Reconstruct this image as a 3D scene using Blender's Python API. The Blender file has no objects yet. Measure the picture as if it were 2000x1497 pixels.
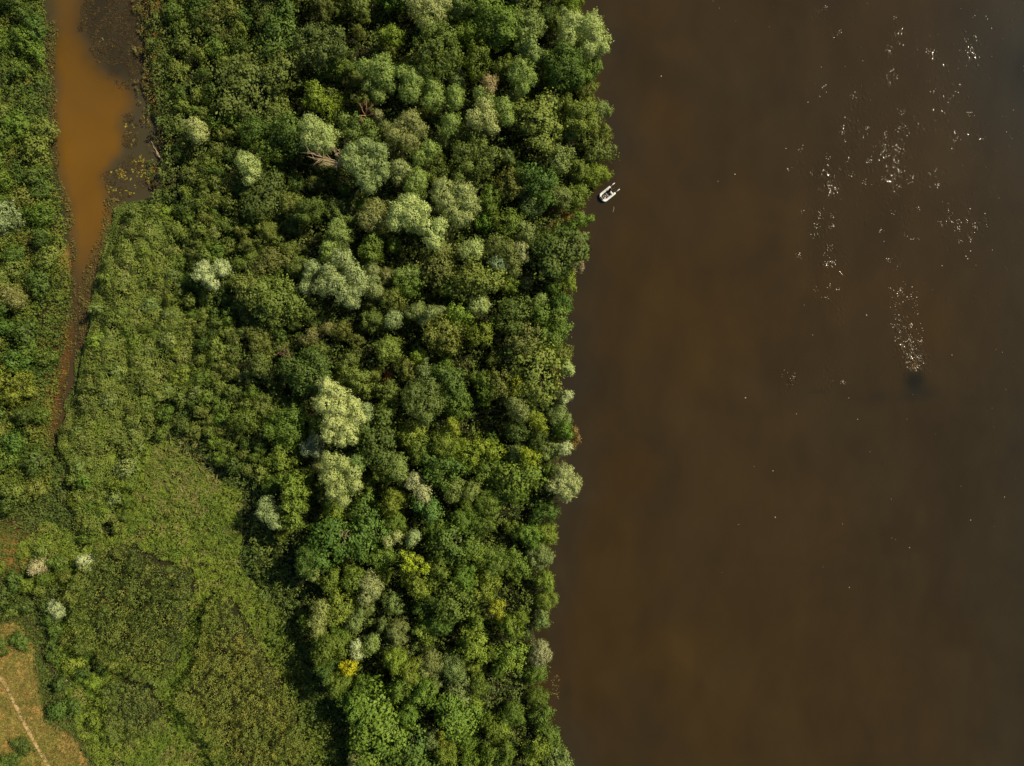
import bpy, math
import numpy as np
from mathutils import Vector, Matrix

# ------------------------------------------------------------------ camera, sky, sun, exposure
scene = bpy.context.scene
S = 0.09                       # metres per photograph pixel on the water plane
CX, CY = 1000.0, 748.5
LENS = 26.0
H = 1000 * S / (18.0 / LENS)   # camera height above the water
cd = bpy.data.cameras.new('camera'); cd.lens = LENS; cd.sensor_width = 36
cd.clip_start = 1; cd.clip_end = 5000
cam = bpy.data.objects.new('camera', cd); cam.location = (0, 0, H)
scene.collection.objects.link(cam); scene.camera = cam
SUN_EL, SUN_AZ = math.radians(42), math.radians(28)      # azimuth counted from +X towards +Y
w = bpy.data.worlds.new('World'); scene.world = w; w.use_nodes = True
nt = w.node_tree
sky = nt.nodes.new('ShaderNodeTexSky'); sky.sky_type = 'NISHITA'; sky.sun_disc = False
sky.sun_elevation = SUN_EL; sky.sun_rotation = math.pi / 2 - SUN_AZ
bg = nt.nodes['Background']; bg.inputs['Strength'].default_value = 0.062
nt.links.new(sky.outputs[0], bg.inputs['Color'])
ld = bpy.data.lights.new('sun', 'SUN'); ld.energy = 5.0; ld.angle = math.radians(0.5); ld.color = (1.0, 0.87, 0.61)
sun = bpy.data.objects.new('sun', ld); scene.collection.objects.link(sun)
sd = Vector((math.cos(SUN_EL) * math.cos(SUN_AZ), math.cos(SUN_EL) * math.sin(SUN_AZ), math.sin(SUN_EL)))
sun.rotation_euler = sd.to_track_quat('Z', 'Y').to_euler(); sun.location = sd * 300
scene.view_settings.view_transform = 'Standard'; scene.view_settings.look = 'None'
scene.view_settings.exposure = 0.15; scene.view_settings.gamma = 1
scene.render.engine = 'CYCLES'

rng = np.random.default_rng(11)
COL = scene.collection

# ------------------------------------------------------------------ coordinates and masks
def P(px, py, z=0.0):
    f = S * (H - z) / H
    return ((px - CX) * f, (CY - py) * f, z)
def PX(x, y, z=0.0):
    f = S * (H - z) / H
    return x / f + CX, CY - y / f
def pip(poly, X, Y):
    poly = np.asarray(poly, float); ins = np.zeros(np.shape(X), bool)
    x0, y0 = poly[-1]
    for x1, y1 in poly:
        c = ((y1 > Y) != (y0 > Y))
        with np.errstate(divide='ignore', invalid='ignore'):
            xi = (x0 - x1) * (Y - y1) / (y0 - y1 if y0 != y1 else 1e-9) + x1
        ins ^= c & (X < xi); x0, y0 = x1, y1
    return ins
GX0, GY0, GS = -480, -380, 4
gx = np.arange(GX0, 2480, GS); gy = np.arange(GY0, 1884, GS)
GXX, GYY = np.meshgrid(gx, gy)
def blur(a, n, it=3):
    a = a.astype(float)
    for _ in range(it):
        for ax in (0, 1):
            p = np.pad(a, [(n, n) if k == ax else (0, 0) for k in (0, 1)], mode='edge')
            c = np.cumsum(p, axis=ax); z = np.zeros_like(np.take(c, [0], axis=ax))
            c = np.concatenate([z, c], axis=ax); L = a.shape[ax]; k = 2 * n + 1
            a = (np.take(c, range(k, k + L), axis=ax) - np.take(c, range(0, L), axis=ax)) / k
    return a
def sample(R, px, py):
    u = np.clip((np.asarray(px, float) - GX0) / GS, 0, R.shape[1] - 1.001); v = np.clip((np.asarray(py, float) - GY0) / GS, 0, R.shape[0] - 1.001)
    i = u.astype(int); j = v.astype(int); fu = u - i; fv = v - j
    return (R[j, i] * (1 - fu) + R[j, i + 1] * fu) * (1 - fv) + (R[j + 1, i] * (1 - fu) + R[j + 1, i + 1] * fu) * fv
_lat = rng.random((256, 256))
def vnoise(x, y, sc):
    x = np.asarray(x, float) / sc + 1000.3; y = np.asarray(y, float) / sc + 1000.7
    i = np.floor(x).astype(int); j = np.floor(y).astype(int); fx = x - i; fy = y - j
    fx = fx * fx * (3 - 2 * fx); fy = fy * fy * (3 - 2 * fy)
    g = lambda a, b: _lat[a % 256, b % 256]
    return (g(i, j) * (1 - fx) + g(i + 1, j) * fx) * (1 - fy) + (g(i, j + 1) * (1 - fx) + g(i + 1, j + 1) * fx) * fy
def fnoise(x, y, sc):
    return .5 * vnoise(x, y, sc) + .3 * vnoise(x + 77, y, sc / 2.1) + .2 * vnoise(x, y + 55, sc / 4.3)

# crown edge along the river, x for each y of the photograph
EY = [-400, 0, 20, 40, 75, 100, 115, 135, 150, 170, 200, 240, 270, 290, 310, 350, 370, 385, 400, 422, 447, 470, 492, 522, 550, 582, 605, 645, 665, 690, 720, 745, 770, 790, 830, 850, 880, 900, 915, 960, 985, 1005, 1040, 1070, 1100, 1130, 1170, 1200, 1230, 1260, 1300, 1320, 1350, 1390, 1410, 1440, 1497, 1900]
EX = [1120, 1135, 1150, 1166, 1180, 1185, 1165, 1170, 1172, 1166, 1184, 1195, 1197, 1190, 1186, 1183, 1165, 1148, 1148, 1152, 1139, 1142, 1132, 1143, 1125, 1124, 1115, 1122, 1112, 1112, 1120, 1127, 1118, 1114, 1112, 1130, 1128, 1110, 1122, 1130, 1110, 1085, 1086, 1073, 1080, 1082, 1084, 1082, 1070, 1082, 1078, 1068, 1070, 1068, 1085, 1095, 1113, 1120]
edge = lambda y: np.interp(y, EY, EX)
ys = np.arange(-800, 2400, 20)
shore = [(float(edge(y)) - 26 + 5 * math.sin(y * .05), float(y)) for y in ys]
RIVER = shore + [(4000, 2400), (4000, -800)]
LBY = [-400, 0, 60, 110, 160, 240, 340, 400, 470, 560, 620, 700, 760, 850, 900]
LBX = [80, 95, 98, 92, 106, 103, 113, 128, 138, 143, 148, 140, 122, 104, 108]
RBY = [-400, 0, 60, 120, 170, 240, 320, 372, 392, 400, 440, 510, 560, 620, 680, 760, 850, 900]
RBX = [300, 288, 280, 285, 278, 306, 322, 318, 270, 222, 222, 192, 178, 180, 165, 152, 118, 110]
CHANNEL = [(x, y) for x, y in zip(LBX, LBY)] + [(x, y) for x, y in zip(RBX[::-1], RBY[::-1])]
ORANGE = [(108, -400), (108, 0), (110, 60), (106, 110), (114, 160), (110, 240), (118, 340), (137, 400), (145, 470), (150, 560), (152, 625), (172, 625), (172, 560), (188, 505), (214, 450), (214, 400), (196, 340), (215, 322), (240, 290), (232, 232), (262, 205), (240, 160), (200, 145), (172, 95), (148, 60), (165, 0), (165, -400)]
def Rm(*polys):
    m = np.zeros(GXX.shape, bool)
    for p in polys: m |= pip(p, GXX, GYY)
    return m
mR, mC = Rm(RIVER), Rm(CHANNEL)
land = blur(~(mR | mC), 2, 2)
MUD = [(95, 640), (170, 640), (160, 760), (122, 880), (96, 880), (84, 800)]
Zg = -1.3 + 2.0 * land + 0.25 * fnoise(GXX, GYY, 90)
Zg = np.where(mC & (GYY > 640), np.maximum(Zg, -.02 - .12 * (GYY < 800)), Zg)
zg = lambda px, py: sample(Zg, px, py)

T0 = [(225, 404), (300, 396), (345, 430), (366, 500), (352, 580), (392, 640), (402, 760), (330, 790), (330, 850), (262, 880), (232, 1040), (190, 1040), (150, 900), (112, 850), (150, 765), (168, 660), (184, 580), (205, 500)]
T1 = [(160, 1130), (205, 1062), (265, 1040), (330, 1080), (402, 1100), (392, 1200), (366, 1285), (346, 1330), (322, 1312), (240, 1292), (185, 1255), (166, 1190)]
T2 = [(424, 1160), (462, 1130), (500, 1215), (555, 1290), (590, 1370), (630, 1460), (640, 1640), (470, 1640), (440, 1497), (420, 1430), (388, 1380), (362, 1330), (398, 1285), (416, 1205)]
T3 = [(226, 1318), (262, 1304), (318, 1326), (340, 1368), (334, 1415), (296, 1425), (252, 1432), (228, 1390)]
MEADOW = [(-400, 1200), (0, 1212), (48, 1215), (74, 1262), (80, 1320), (92, 1400), (150, 1436), (190, 1500), (205, 1800), (-400, 1800)]
GRASS = [(262, 850), (340, 860), (420, 930), (480, 960), (470, 1100), (560, 1200), (620, 1330), (680, 1500), (690, 1800), (200, 1800), (200, 1490), (160, 1425), (120, 1290), (150, 1150), (60, 1120), (40, 1060), (100, 1020), (230, 1045)]
LEFTBANK = [(-400, -400), (80, -400), (100, 60), (96, 110), (108, 160), (105, 240), (116, 345), (132, 405), (142, 480), (146, 620), (120, 740), (108, 870), (110, 960), (-400, 1000)]
mT = Rm(T0, T1, T2, T3); mM = Rm(MEADOW)

# ------------------------------------------------------------------ helpers
def link(o, parent=None):
    COL.objects.link(o)
    if parent is not None: o.parent = parent
    return o
def tag(o, label=None, cat=None, group=None, kind=None):
    if label: o['label'] = label
    if cat: o['category'] = cat
    if group: o['group'] = group
    if kind: o['kind'] = kind
    return o
def mesh_np(name, V, F, mats=(), attrs=None, smooth=False, normals=None):
    """V (n,3); F (m,k) all faces of k corners; attrs {name:(type,domain,array)}"""
    me = bpy.data.meshes.new(name); V = np.asarray(V, np.float32); F = np.asarray(F, np.int32)
    m, k = F.shape
    me.vertices.add(len(V)); me.vertices.foreach_set('co', V.ravel())
    me.loops.add(m * k); me.loops.foreach_set('vertex_index', F.ravel())
    me.polygons.add(m); me.polygons.foreach_set('loop_start', np.arange(0, m * k, k, dtype=np.int32))
    me.polygons.foreach_set('loop_total', np.full(m, k, np.int32))
    if smooth: me.polygons.foreach_set('use_smooth', np.ones(m, bool))
    for n, (t, d, a) in (attrs or {}).items():
        at = me.attributes.new(n, t, d)
        at.data.foreach_set('value' if t == 'FLOAT' else 'color', np.asarray(a, np.float32).ravel())
    for mt in mats: me.materials.append(mt)
    me.update(calc_edges=True)
    if normals is not None:
        me.polygons.foreach_set('use_smooth', np.ones(m, bool)); me.normals_split_custom_set_from_vertices(np.asarray(normals, np.float32))
    return me
SOFT = .62                      # how far leaf shading follows the form of the crown
def unit(a): return a / np.maximum(np.linalg.norm(a, axis=-1, keepdims=True), 1e-9)
def leaf_quads(C, N, L, W, bias=1.0, along=0.0, g=None):
    """diamond leaves around centres C, faces tipped towards N; along>0 turns the long axis towards N"""
    g = g or rng; n = len(C)
    nn = unit(N * bias + g.normal(size=(n, 3)))
    nn *= np.where((nn * N).sum(1, keepdims=True) < 0, -1, 1)
    t = g.normal(size=(n, 3)); t -= nn * (t * nn).sum(1, keepdims=True); t = unit(t)
    if along > 0:
        t2 = unit(N + 0.55 * g.normal(size=(n, 3))); t = unit(t * (1 - along) + t2 * along)
        nn = unit(N - t * (N * t).sum(1, keepdims=True) + .35 * g.normal(size=(n, 3)))
    u = np.cross(nn, t)
    L = np.broadcast_to(L, (n,))[:, None] * .5; W = np.broadcast_to(W, (n,))[:, None] * .5
    V = np.stack([C - t * L, C - u * W - t * L * .15, C + t * L, C + u * W - t * L * .15], 1).reshape(-1, 3)
    sn = np.repeat(unit(N * SOFT + nn * (1 - SOFT)), 4, axis=0)
    return V, np.arange(4 * n).reshape(n, 4), sn
def tube(path, radii, seg=6):
    path = np.asarray(path, float); n = len(path); V = []; F = []
    d = unit(np.gradient(path, axis=0)); ref = np.array([0.3, .9, .2])
    for i in range(n):
        a = unit(np.cross(d[i], ref)); b = np.cross(d[i], a)
        for k in range(seg):
            th = 2 * math.pi * k / seg
            V.append(path[i] + radii[i] * (a * math.cos(th) + b * math.sin(th)))
    for i in range(n - 1):
        for k in range(seg):
            F.append((i * seg + k, i * seg + (k + 1) % seg, (i + 1) * seg + (k + 1) % seg, (i + 1) * seg + k))
    V.append(path[0]); V.append(path[-1]); a, b = len(V) - 2, len(V) - 1
    for k in range(0, seg, 2):
        F.append((a, (k + 2) % seg, k + 1, k)); o = (n - 1) * seg
        F.append((b, o + k, o + k + 1, o + (k + 2) % seg))
    return np.array(V), np.array(F)
def merge(parts):
    Vs, Fs, o = [], [], 0
    for V, F in parts: Vs.append(V); Fs.append(F + o); o += len(V)
    return np.concatenate(Vs), np.concatenate(Fs)

# ------------------------------------------------------------------ materials
def newmat(name):
    m = bpy.data.materials.new(name); m.use_nodes = True; m.node_tree.nodes.clear()
    return m, m.node_tree.nodes, m.node_tree.links
def foliage(name, source, trans=.20, gloss=.012):
    m, N, L = newmat(name)
    out = N.new('ShaderNodeOutputMaterial')
    if source == 'object':
        oi = N.new('ShaderNodeObjectInfo'); col = oi.outputs['Color']
    else:
        a = N.new('ShaderNodeAttribute'); a.attribute_name = 'tint'; col = a.outputs['Color']
    t = N.new('ShaderNodeAttribute'); t.attribute_name = 'tone'
    hsv = N.new('ShaderNodeHueSaturation')
    r = N.new('ShaderNodeMapRange'); r.inputs['To Min'].default_value = .74; r.inputs['To Max'].default_value = 1.26
    L.new(t.outputs['Fac'], r.inputs['Value']); L.new(r.outputs[0], hsv.inputs['Value'])
    r2 = N.new('ShaderNodeMapRange'); r2.inputs['To Min'].default_value = .52; r2.inputs['To Max'].default_value = .492
    L.new(t.outputs['Fac'], r2.inputs['Value']); L.new(r2.outputs[0], hsv.inputs['Hue'])
    L.new(col, hsv.inputs['Color'])
    d = N.new('ShaderNodeBsdfDiffuse'); L.new(hsv.outputs[0], d.inputs['Color'])
    tr = N.new('ShaderNodeBsdfTranslucent')
    mx = N.new('ShaderNodeMix'); mx.data_type = 'RGBA'; mx.blend_type = 'MULTIPLY'; mx.inputs[0].default_value = 1
    L.new(hsv.outputs[0], mx.inputs[6]); mx.inputs[7].default_value = (1.25, 1.2, .5, 1); L.new(mx.outputs[2], tr.inputs['Color'])
    ms = N.new('ShaderNodeMixShader'); ms.inputs[0].default_value = trans
    L.new(d.outputs[0], ms.inputs[1]); L.new(tr.outputs[0], ms.inputs[2])
    gl = N.new('ShaderNodeBsdfGlossy'); gl.inputs['Roughness'].default_value = .6; gl.inputs['Color'].default_value = (.9, .95, 1, 1)
    m2 = N.new('ShaderNodeMixShader'); m2.inputs[0].default_value = gloss
    L.new(ms.outputs[0], m2.inputs[1]); L.new(gl.outputs[0], m2.inputs[2]); L.new(m2.outputs[0], out.inputs['Surface'])
    return m
def solid(name, c, rough=.6, metal=0, noise=.25, nscale=8, spec=.3):
    m, N, L = newmat(name)
    out = N.new('ShaderNodeOutputMaterial'); b = N.new('ShaderNodeBsdfPrincipled'); L.new(b.outputs[0], out.inputs['Surface'])
    b.inputs['Roughness'].default_value = rough; b.inputs['Metallic'].default_value = metal; b.inputs['Specular IOR Level'].default_value = spec
    tc = N.new('ShaderNodeTexCoord'); n = N.new('ShaderNodeTexNoise'); n.inputs['Scale'].default_value = nscale; n.inputs['Detail'].default_value = 4
    L.new(tc.outputs['Object'], n.inputs['Vector'])
    r = N.new('ShaderNodeMapRange'); r.inputs['From Min'].default_value = .3; r.inputs['From Max'].default_value = .7
    r.inputs['To Min'].default_value = 1 - noise; r.inputs['To Max'].default_value = 1 + noise
    h = N.new('ShaderNodeHueSaturation'); h.inputs['Color'].default_value = (*c, 1)
    L.new(n.outputs['Fac'], r.inputs['Value']); L.new(r.outputs[0], h.inputs['Value']); L.new(h.outputs[0], b.inputs['Base Color'])
    return m
M_leaf = foliage('leaf_by_tree', 'object')
M_cover = foliage('leaf_by_patch', 'tint')
M_bark = solid('bark', (.075, .068, .04), .9)
M_dead = solid('dead_wood', (.40, .30, .19), .85)

def attr_ground(name, rough=.95, bump=.4, nlo=.7, nhi=1.3, nsc=1.5):
    m, N, L = newmat(name)
    out = N.new('ShaderNodeOutputMaterial'); b = N.new('ShaderNodeBsdfPrincipled'); L.new(b.outputs[0], out.inputs['Surface'])
    b.inputs['Roughness'].default_value = rough; b.inputs['Specular IOR Level'].default_value = .1
    a = N.new('ShaderNodeAttribute'); a.attribute_name = 'tint'
    tc = N.new('ShaderNodeTexCoord'); n = N.new('ShaderNodeTexNoise'); n.inputs['Scale'].default_value = nsc; n.inputs['Detail'].default_value = 8; n.inputs['Roughness'].default_value = .7
    L.new(tc.outputs['Object'], n.inputs['Vector'])
    r = N.new('ShaderNodeMapRange'); r.inputs['From Min'].default_value = .3; r.inputs['From Max'].default_value = .7
    r.inputs['To Min'].default_value = nlo; r.inputs['To Max'].default_value = nhi
    h = N.new('ShaderNodeHueSaturation'); L.new(a.outputs['Color'], h.inputs['Color'])
    L.new(n.outputs['Fac'], r.inputs['Value']); L.new(r.outputs[0], h.inputs['Value']); L.new(h.outputs[0], b.inputs['Base Color'])
    bp = N.new('ShaderNodeBump'); bp.inputs['Strength'].default_value = bump; bp.inputs['Distance'].default_value = .2
    L.new(n.outputs['Fac'], bp.inputs['Height']); L.new(bp.outputs[0], b.inputs['Normal'])
    return m
M_ground = attr_ground('soil_and_turf')

def water_mat(name, rough, ripple_scale, base_d, patch_d, k=.62):
    m, N, L = newmat(name)
    out = N.new('ShaderNodeOutputMaterial'); b = N.new('ShaderNodeBsdfPrincipled'); L.new(b.outputs[0], out.inputs['Surface'])
    b.inputs['Roughness'].default_value = rough; b.inputs['IOR'].default_value = 1.33
    a = N.new('ShaderNodeAttribute'); a.attribute_name = 'tint'
    tc = N.new('ShaderNodeTexCoord')
    n0 = N.new('ShaderNodeTexNoise'); n0.inputs['Scale'].default_value = .05; n0.inputs['Detail'].default_value = 5; n0.inputs['Distortion'].default_value = 1.2
    L.new(tc.outputs['Object'], n0.inputs['Vector'])
    r = N.new('ShaderNodeMapRange'); r.inputs['From Min'].default_value = .3; r.inputs['From Max'].default_value = .7
    r.inputs['To Min'].default_value = k * .9; r.inputs['To Max'].default_value = k * 1.1
    h = N.new('ShaderNodeHueSaturation'); L.new(a.outputs['Color'], h.inputs['Color'])
    L.new(n0.outputs['Fac'], r.inputs['Value']); L.new(r.outputs[0], h.inputs['Value']); L.new(h.outputs[0], b.inputs['Base Color'])
    n1 = N.new('ShaderNodeTexNoise'); n1.inputs['Scale'].default_value = ripple_scale; n1.inputs['Detail'].default_value = 2.5; n1.inputs['Roughness'].default_value = .55
    mp = N.new('ShaderNodeMapping'); mp.inputs['Scale'].default_value = (1.0, .7, 1); mp.inputs['Rotation'].default_value = (0, 0, .5)
    L.new(tc.outputs['Object'], mp.inputs['Vector']); L.new(mp.outputs[0], n1.inputs['Vector'])
    at = N.new('ShaderNodeAttribute'); at.attribute_name = 'ripple'
    dm = N.new('ShaderNodeMapRange'); dm.inputs['To Min'].default_value = base_d; dm.inputs['To Max'].default_value = patch_d
    L.new(at.outputs['Fac'], dm.inputs['Value'])
    bp = N.new('ShaderNodeBump'); bp.inputs['Strength'].default_value = 1
    L.new(dm.outputs[0], bp.inputs['Distance']); L.new(n1.outputs['Fac'], bp.inputs['Height'])
    L.new(bp.outputs[0], b.inputs['Normal'])
    return m
GL = 1.15
M_river = water_mat('muddy_river_water', .045, 2.0, .0012, GL)
M_back = water_mat('silty_backwater', .06, 2.2, .003, .003, .8)

# ------------------------------------------------------------------ the setting
def lines(a, b, step, ext):
    c = np.arange(a, b + .01, step); o = np.array(ext)
    return np.concatenate([a - o[::-1], c, b + o])
def grid_mesh(name, pxs, pys, zf, colf, mat, extra=None, keep=None):
    X, Y = np.meshgrid(pxs, pys); Z = zf(X, Y)
    V = np.stack([(X - CX) * S, (CY - Y) * S, Z], -1).reshape(-1, 3)
    ny, nx = X.shape; I = np.arange(nx * ny).reshape(ny, nx)
    F = np.stack([I[1:, :-1], I[1:, 1:], I[:-1, 1:], I[:-1, :-1]], -1).reshape(-1, 4)
    at = {}
    c = colf(X, Y).reshape(-1, 3); at['tint'] = ('FLOAT_COLOR', 'POINT', np.concatenate([c, np.ones((len(c), 1))], 1))
    if extra is not None: at['ripple'] = ('FLOAT', 'POINT', extra(X, Y).ravel())
    if keep is not None: F = F[keep(X, Y).ravel()[F].any(1)]
    return mesh_np(name, V, F, [mat], at, True)
def mix(a, b, t): return a * (1 - t[..., None]) + b * t[..., None]
c3 = lambda *a: np.array(a, float)
bM = blur(mM, 5); bO = blur(Rm(ORANGE), 3)
MUDC = blur(Rm(MUD), 4)
def ground_col(X, Y):
    n = fnoise(X, Y, 60); n2 = fnoise(X + 300, Y, 25)
    c = mix(c3(.022, .030, .010), c3(.035, .028, .014), n)
    dry = mix(c3(.20, .145, .044), c3(.13, .125, .030), np.clip((n - .35) * 3, 0, 1)); dry = mix(dry, c3(.27, .165, .05), np.clip((n2 - .52) * 4, 0, 1) * (fnoise(X, Y + 400, 9) > .45))
    c = mix(c, dry, sample(bM, X, Y)); c = mix(c, c3(.085, .035, .012), sample(MUDC, X, Y) * .9)
    for (x, y, s, a) in ((1095, 420, 14, 1), (1092, 700, 20, 1), (20, 1075, 28, .8), (122, 508, 14, .8)):
        c = mix(c, c3(.35, .17, .05), a * np.exp(-((X - x) ** 2 + (Y - y) ** 2) / (2 * s * s)))
    return c
ext = [20, 60, 150, 400, 1000, 2500, 6000, 14000]
gme = grid_mesh('ground', lines(-470, 2450, 8, ext), lines(-370, 1870, 8, ext), lambda X, Y: zg(X, Y), ground_col, M_ground)
tag(link(bpy.data.objects.new('ground', gme)), kind='structure')

GLINT = [(1735, 305, 26, 1), (1738, 342, 22, 1), (1712, 318, 16, .8), (1615, 390, 24, .95), (1612, 345, 18, .8), (1638, 240, 14, .8), (1612, 512, 20, .85), (1640, 522, 14, .8), (1600, 560, 18, .5), (1880, 440, 22, .9), (1850, 425, 16, .8), (1915, 440, 14, .9), (1905, 262, 15, .55), (1858, 272, 14, .6), (1835, 345, 14, .8), (1885, 480, 12, .8), (1750, 56, 10, 1), (1820, 110, 10, 1), (1668, 184, 7, .9), (1778, 225, 9, 1), (1760, 590, 14, .95), (1765, 640, 14, 1.1), (1775, 680, 16, 1.4), (1785, 705, 17, 2.6), (1783, 690, 14, 2.2), (1772, 665, 10, 1.6), (1762, 560, 10, .8), (1750, 520, 10, .7), (1604, 22, 9, .6), (1690, 250, 30, .55), (1660, 330, 28, .5), (1780, 430, 24, .45), (1590, 460, 26, .55), (1840, 190, 26, .4), (1700, 420, 20, .4), (1570, 330, 20, .5), (1630, 610, 22, .45), (1632, 72, 8, .8), (1740, 104, 8, .7), (1740, 150, 14, .6), (1610, 190, 14, .5), (1905, 75, 8, .5), (1996, 155, 5, .9), (1785, 360, 18, .6), (1620, 430, 24, .6), (1900, 100, 18, .6), (1760, 260, 30, .6), (1620, 740, 18, .6), (1540, 740, 14, .7)]
def river_ripple(X, Y):
    r = np.zeros(X.shape)
    for x, y, s, a in GLINT: r = np.maximum(r, a * np.exp(-((X - x) ** 2 + ((Y - y) / 1.35) ** 2) / (2 * s * s)))
    brk = np.clip((vnoise(X + 40, Y, 9) - .38) * 3.5, 0, 1) * (.6 + .6 * vnoise(X, Y + 70, 26))
    r = r * brk + .42 * np.clip((vnoise(X, Y, 6) - .74) * 8, 0, 1) * np.clip((X - 1400) / 300, 0, 1) * np.clip(1.2 - Y / 1300, 0, 1)
    d = np.exp(-((X - 1787) ** 2 + (Y - 760) ** 2) / (2 * 26 ** 2)); r = np.clip(r * (1 - d * .8), 0, 2.6)
    # steeper wavelets are needed to catch the sun farther from its mirror point
    vx, vy = -(X - CX) * S, -(CY - Y) * S; n = np.sqrt(vx * vx + vy * vy + H * H)
    hx, hy, hz = vx / n + sd[0], vy / n + sd[1], H / n + sd[2]
    return np.clip(r * np.sqrt(hx * hx + hy * hy) / hz, 0, .8)
def river_col(X, Y):
    c = mix(c3(.051, .0350, .0152), c3(.064, .0385, .011), np.clip(1.6 * (fnoise(X, Y, 420) - .3), 0, 1))
    warm = np.exp(-(((X - 1300 - (Y - 500) * .22 - 90 * fnoise(X, Y, 200)) / 170) ** 2)) * np.clip((Y - 150) / 300, 0, 1)
    c = mix(c, c3(.070, .043, .014), .5 * warm)
    c = mix(c, c3(.042, .036, .020), np.clip((X - 1820) / 260, 0, 1) * .8)
    c = mix(c, c3(.030, .036, .030), np.exp(-((X - 2020) ** 2 + (Y - 130) ** 2) / (2 * 120 ** 2)) * .5)  # bluish sky reflection put into the water colour at the upper right
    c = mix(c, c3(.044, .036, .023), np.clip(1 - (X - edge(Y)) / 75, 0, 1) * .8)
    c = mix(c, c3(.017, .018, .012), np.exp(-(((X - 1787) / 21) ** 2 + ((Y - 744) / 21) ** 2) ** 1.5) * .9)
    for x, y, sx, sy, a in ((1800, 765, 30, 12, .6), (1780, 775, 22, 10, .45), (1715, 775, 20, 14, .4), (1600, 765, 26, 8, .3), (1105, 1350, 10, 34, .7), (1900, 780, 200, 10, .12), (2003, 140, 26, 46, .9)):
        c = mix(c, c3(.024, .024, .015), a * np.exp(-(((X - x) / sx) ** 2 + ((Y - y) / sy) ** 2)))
    c = mix(c, c3(.078, .045, .012), .55 * np.clip((fnoise(X + 90, Y * .8, 150) - .5) * 4, 0, 1) * np.clip((1650 - X) / 300, 0, 1))
    c = c * (.84 + .32 * fnoise(X * 1.5 + 60 * fnoise(X, Y, 120), Y * .7, 70))[..., None]
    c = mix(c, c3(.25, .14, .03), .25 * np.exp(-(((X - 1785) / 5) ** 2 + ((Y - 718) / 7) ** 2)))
    return c
rme = grid_mesh('river_water', np.concatenate([np.arange(1020, 1500, 10), np.arange(1500, 2010, 4), 2010 + np.array([6, 30, 100, 300, 900, 3000, 9000])]),
                np.concatenate([-np.array([9000, 3000, 900, 300, 100]), np.arange(-20, 830, 4), np.arange(834, 1540, 10), 1540 + np.array([100, 300, 900, 3000, 9000])]),
                lambda X, Y: 0 * X, river_col, M_river, river_ripple)
tag(link(bpy.data.objects.new('river_water', rme)), kind='structure')
MURK = blur(Rm([(165, -100), (300, -100), (290, 120), (270, 190), (200, 150), (160, 90)]), 5)
def back_col(X, Y):
    c = mix(c3(.070, .058, .030), c3(.178, .087, .011), np.clip(sample(bO, X, Y) * 1.4 - .2 + .5 * (fnoise(X, Y, 26) - .5), 0, 1) * np.clip(1.05 - .25 * fnoise(X, Y, 60) - .35 * np.clip((140 - Y) / 140, 0, 1) - .2 * np.clip((Y - 420) / 150, 0, 1), .3, 1))
    c = mix(c, c3(.036, .028, .016), np.clip(sample(MURK, X, Y) * fnoise(X, Y, 40) * 1.5, 0, .8))
    c = mix(c, c3(.075, .050, .024), np.clip((Y - 470) / 150, 0, 1))
    return c
bme = grid_mesh('backwater', np.arange(60, 360, 5), np.arange(-400, 905, 5), lambda X, Y: 0 * X + .004, back_col, M_back, lambda X, Y: 0 * X)
tag(link(bpy.data.objects.new('backwater', bme)), kind='structure')

# footpath, a sheet draped over the meadow
pth = [(-90, 1180), (-40, 1250), (0, 1308), (25, 1348), (42, 1385), (60, 1420), (78, 1452), (105, 1500), (135, 1570), (150, 1640)]
pa = np.array(pth, float); tt = np.linspace(0, len(pa) - 1, 140)
cxs = np.interp(tt, range(len(pa)), pa[:, 0]); cys = np.interp(tt, range(len(pa)), pa[:, 1])
dx, dy = np.gradient(cxs), np.gradient(cys); ln = np.hypot(dx, dy); V = []
for k, o in enumerate((-1, -.33, .33, 1)):
    wd = (2.1 + 2.6 * fnoise(tt * 9, tt * 0 + k * 50, 5)) * o
    X = cxs - dy / ln * wd; Y = cys + dx / ln * wd
    V.append(np.stack([(X - CX) * S, (CY - Y) * S, zg(X, Y) + .03 + .02 * (1 - abs(o))], 1))
V = np.stack(V, 1).reshape(-1, 3); I = np.arange(len(V)).reshape(-1, 4)
F = np.stack([I[:-1, :-1], I[:-1, 1:], I[1:, 1:], I[1:, :-1]], -1).reshape(-1, 4)
M_path = solid('trodden_sand', (.45, .32, .16), .95, noise=.45, nscale=1.2)
tag(link(bpy.data.objects.new('path', mesh_np('path', V, F, [M_path], smooth=True))), kind='structure')

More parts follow.
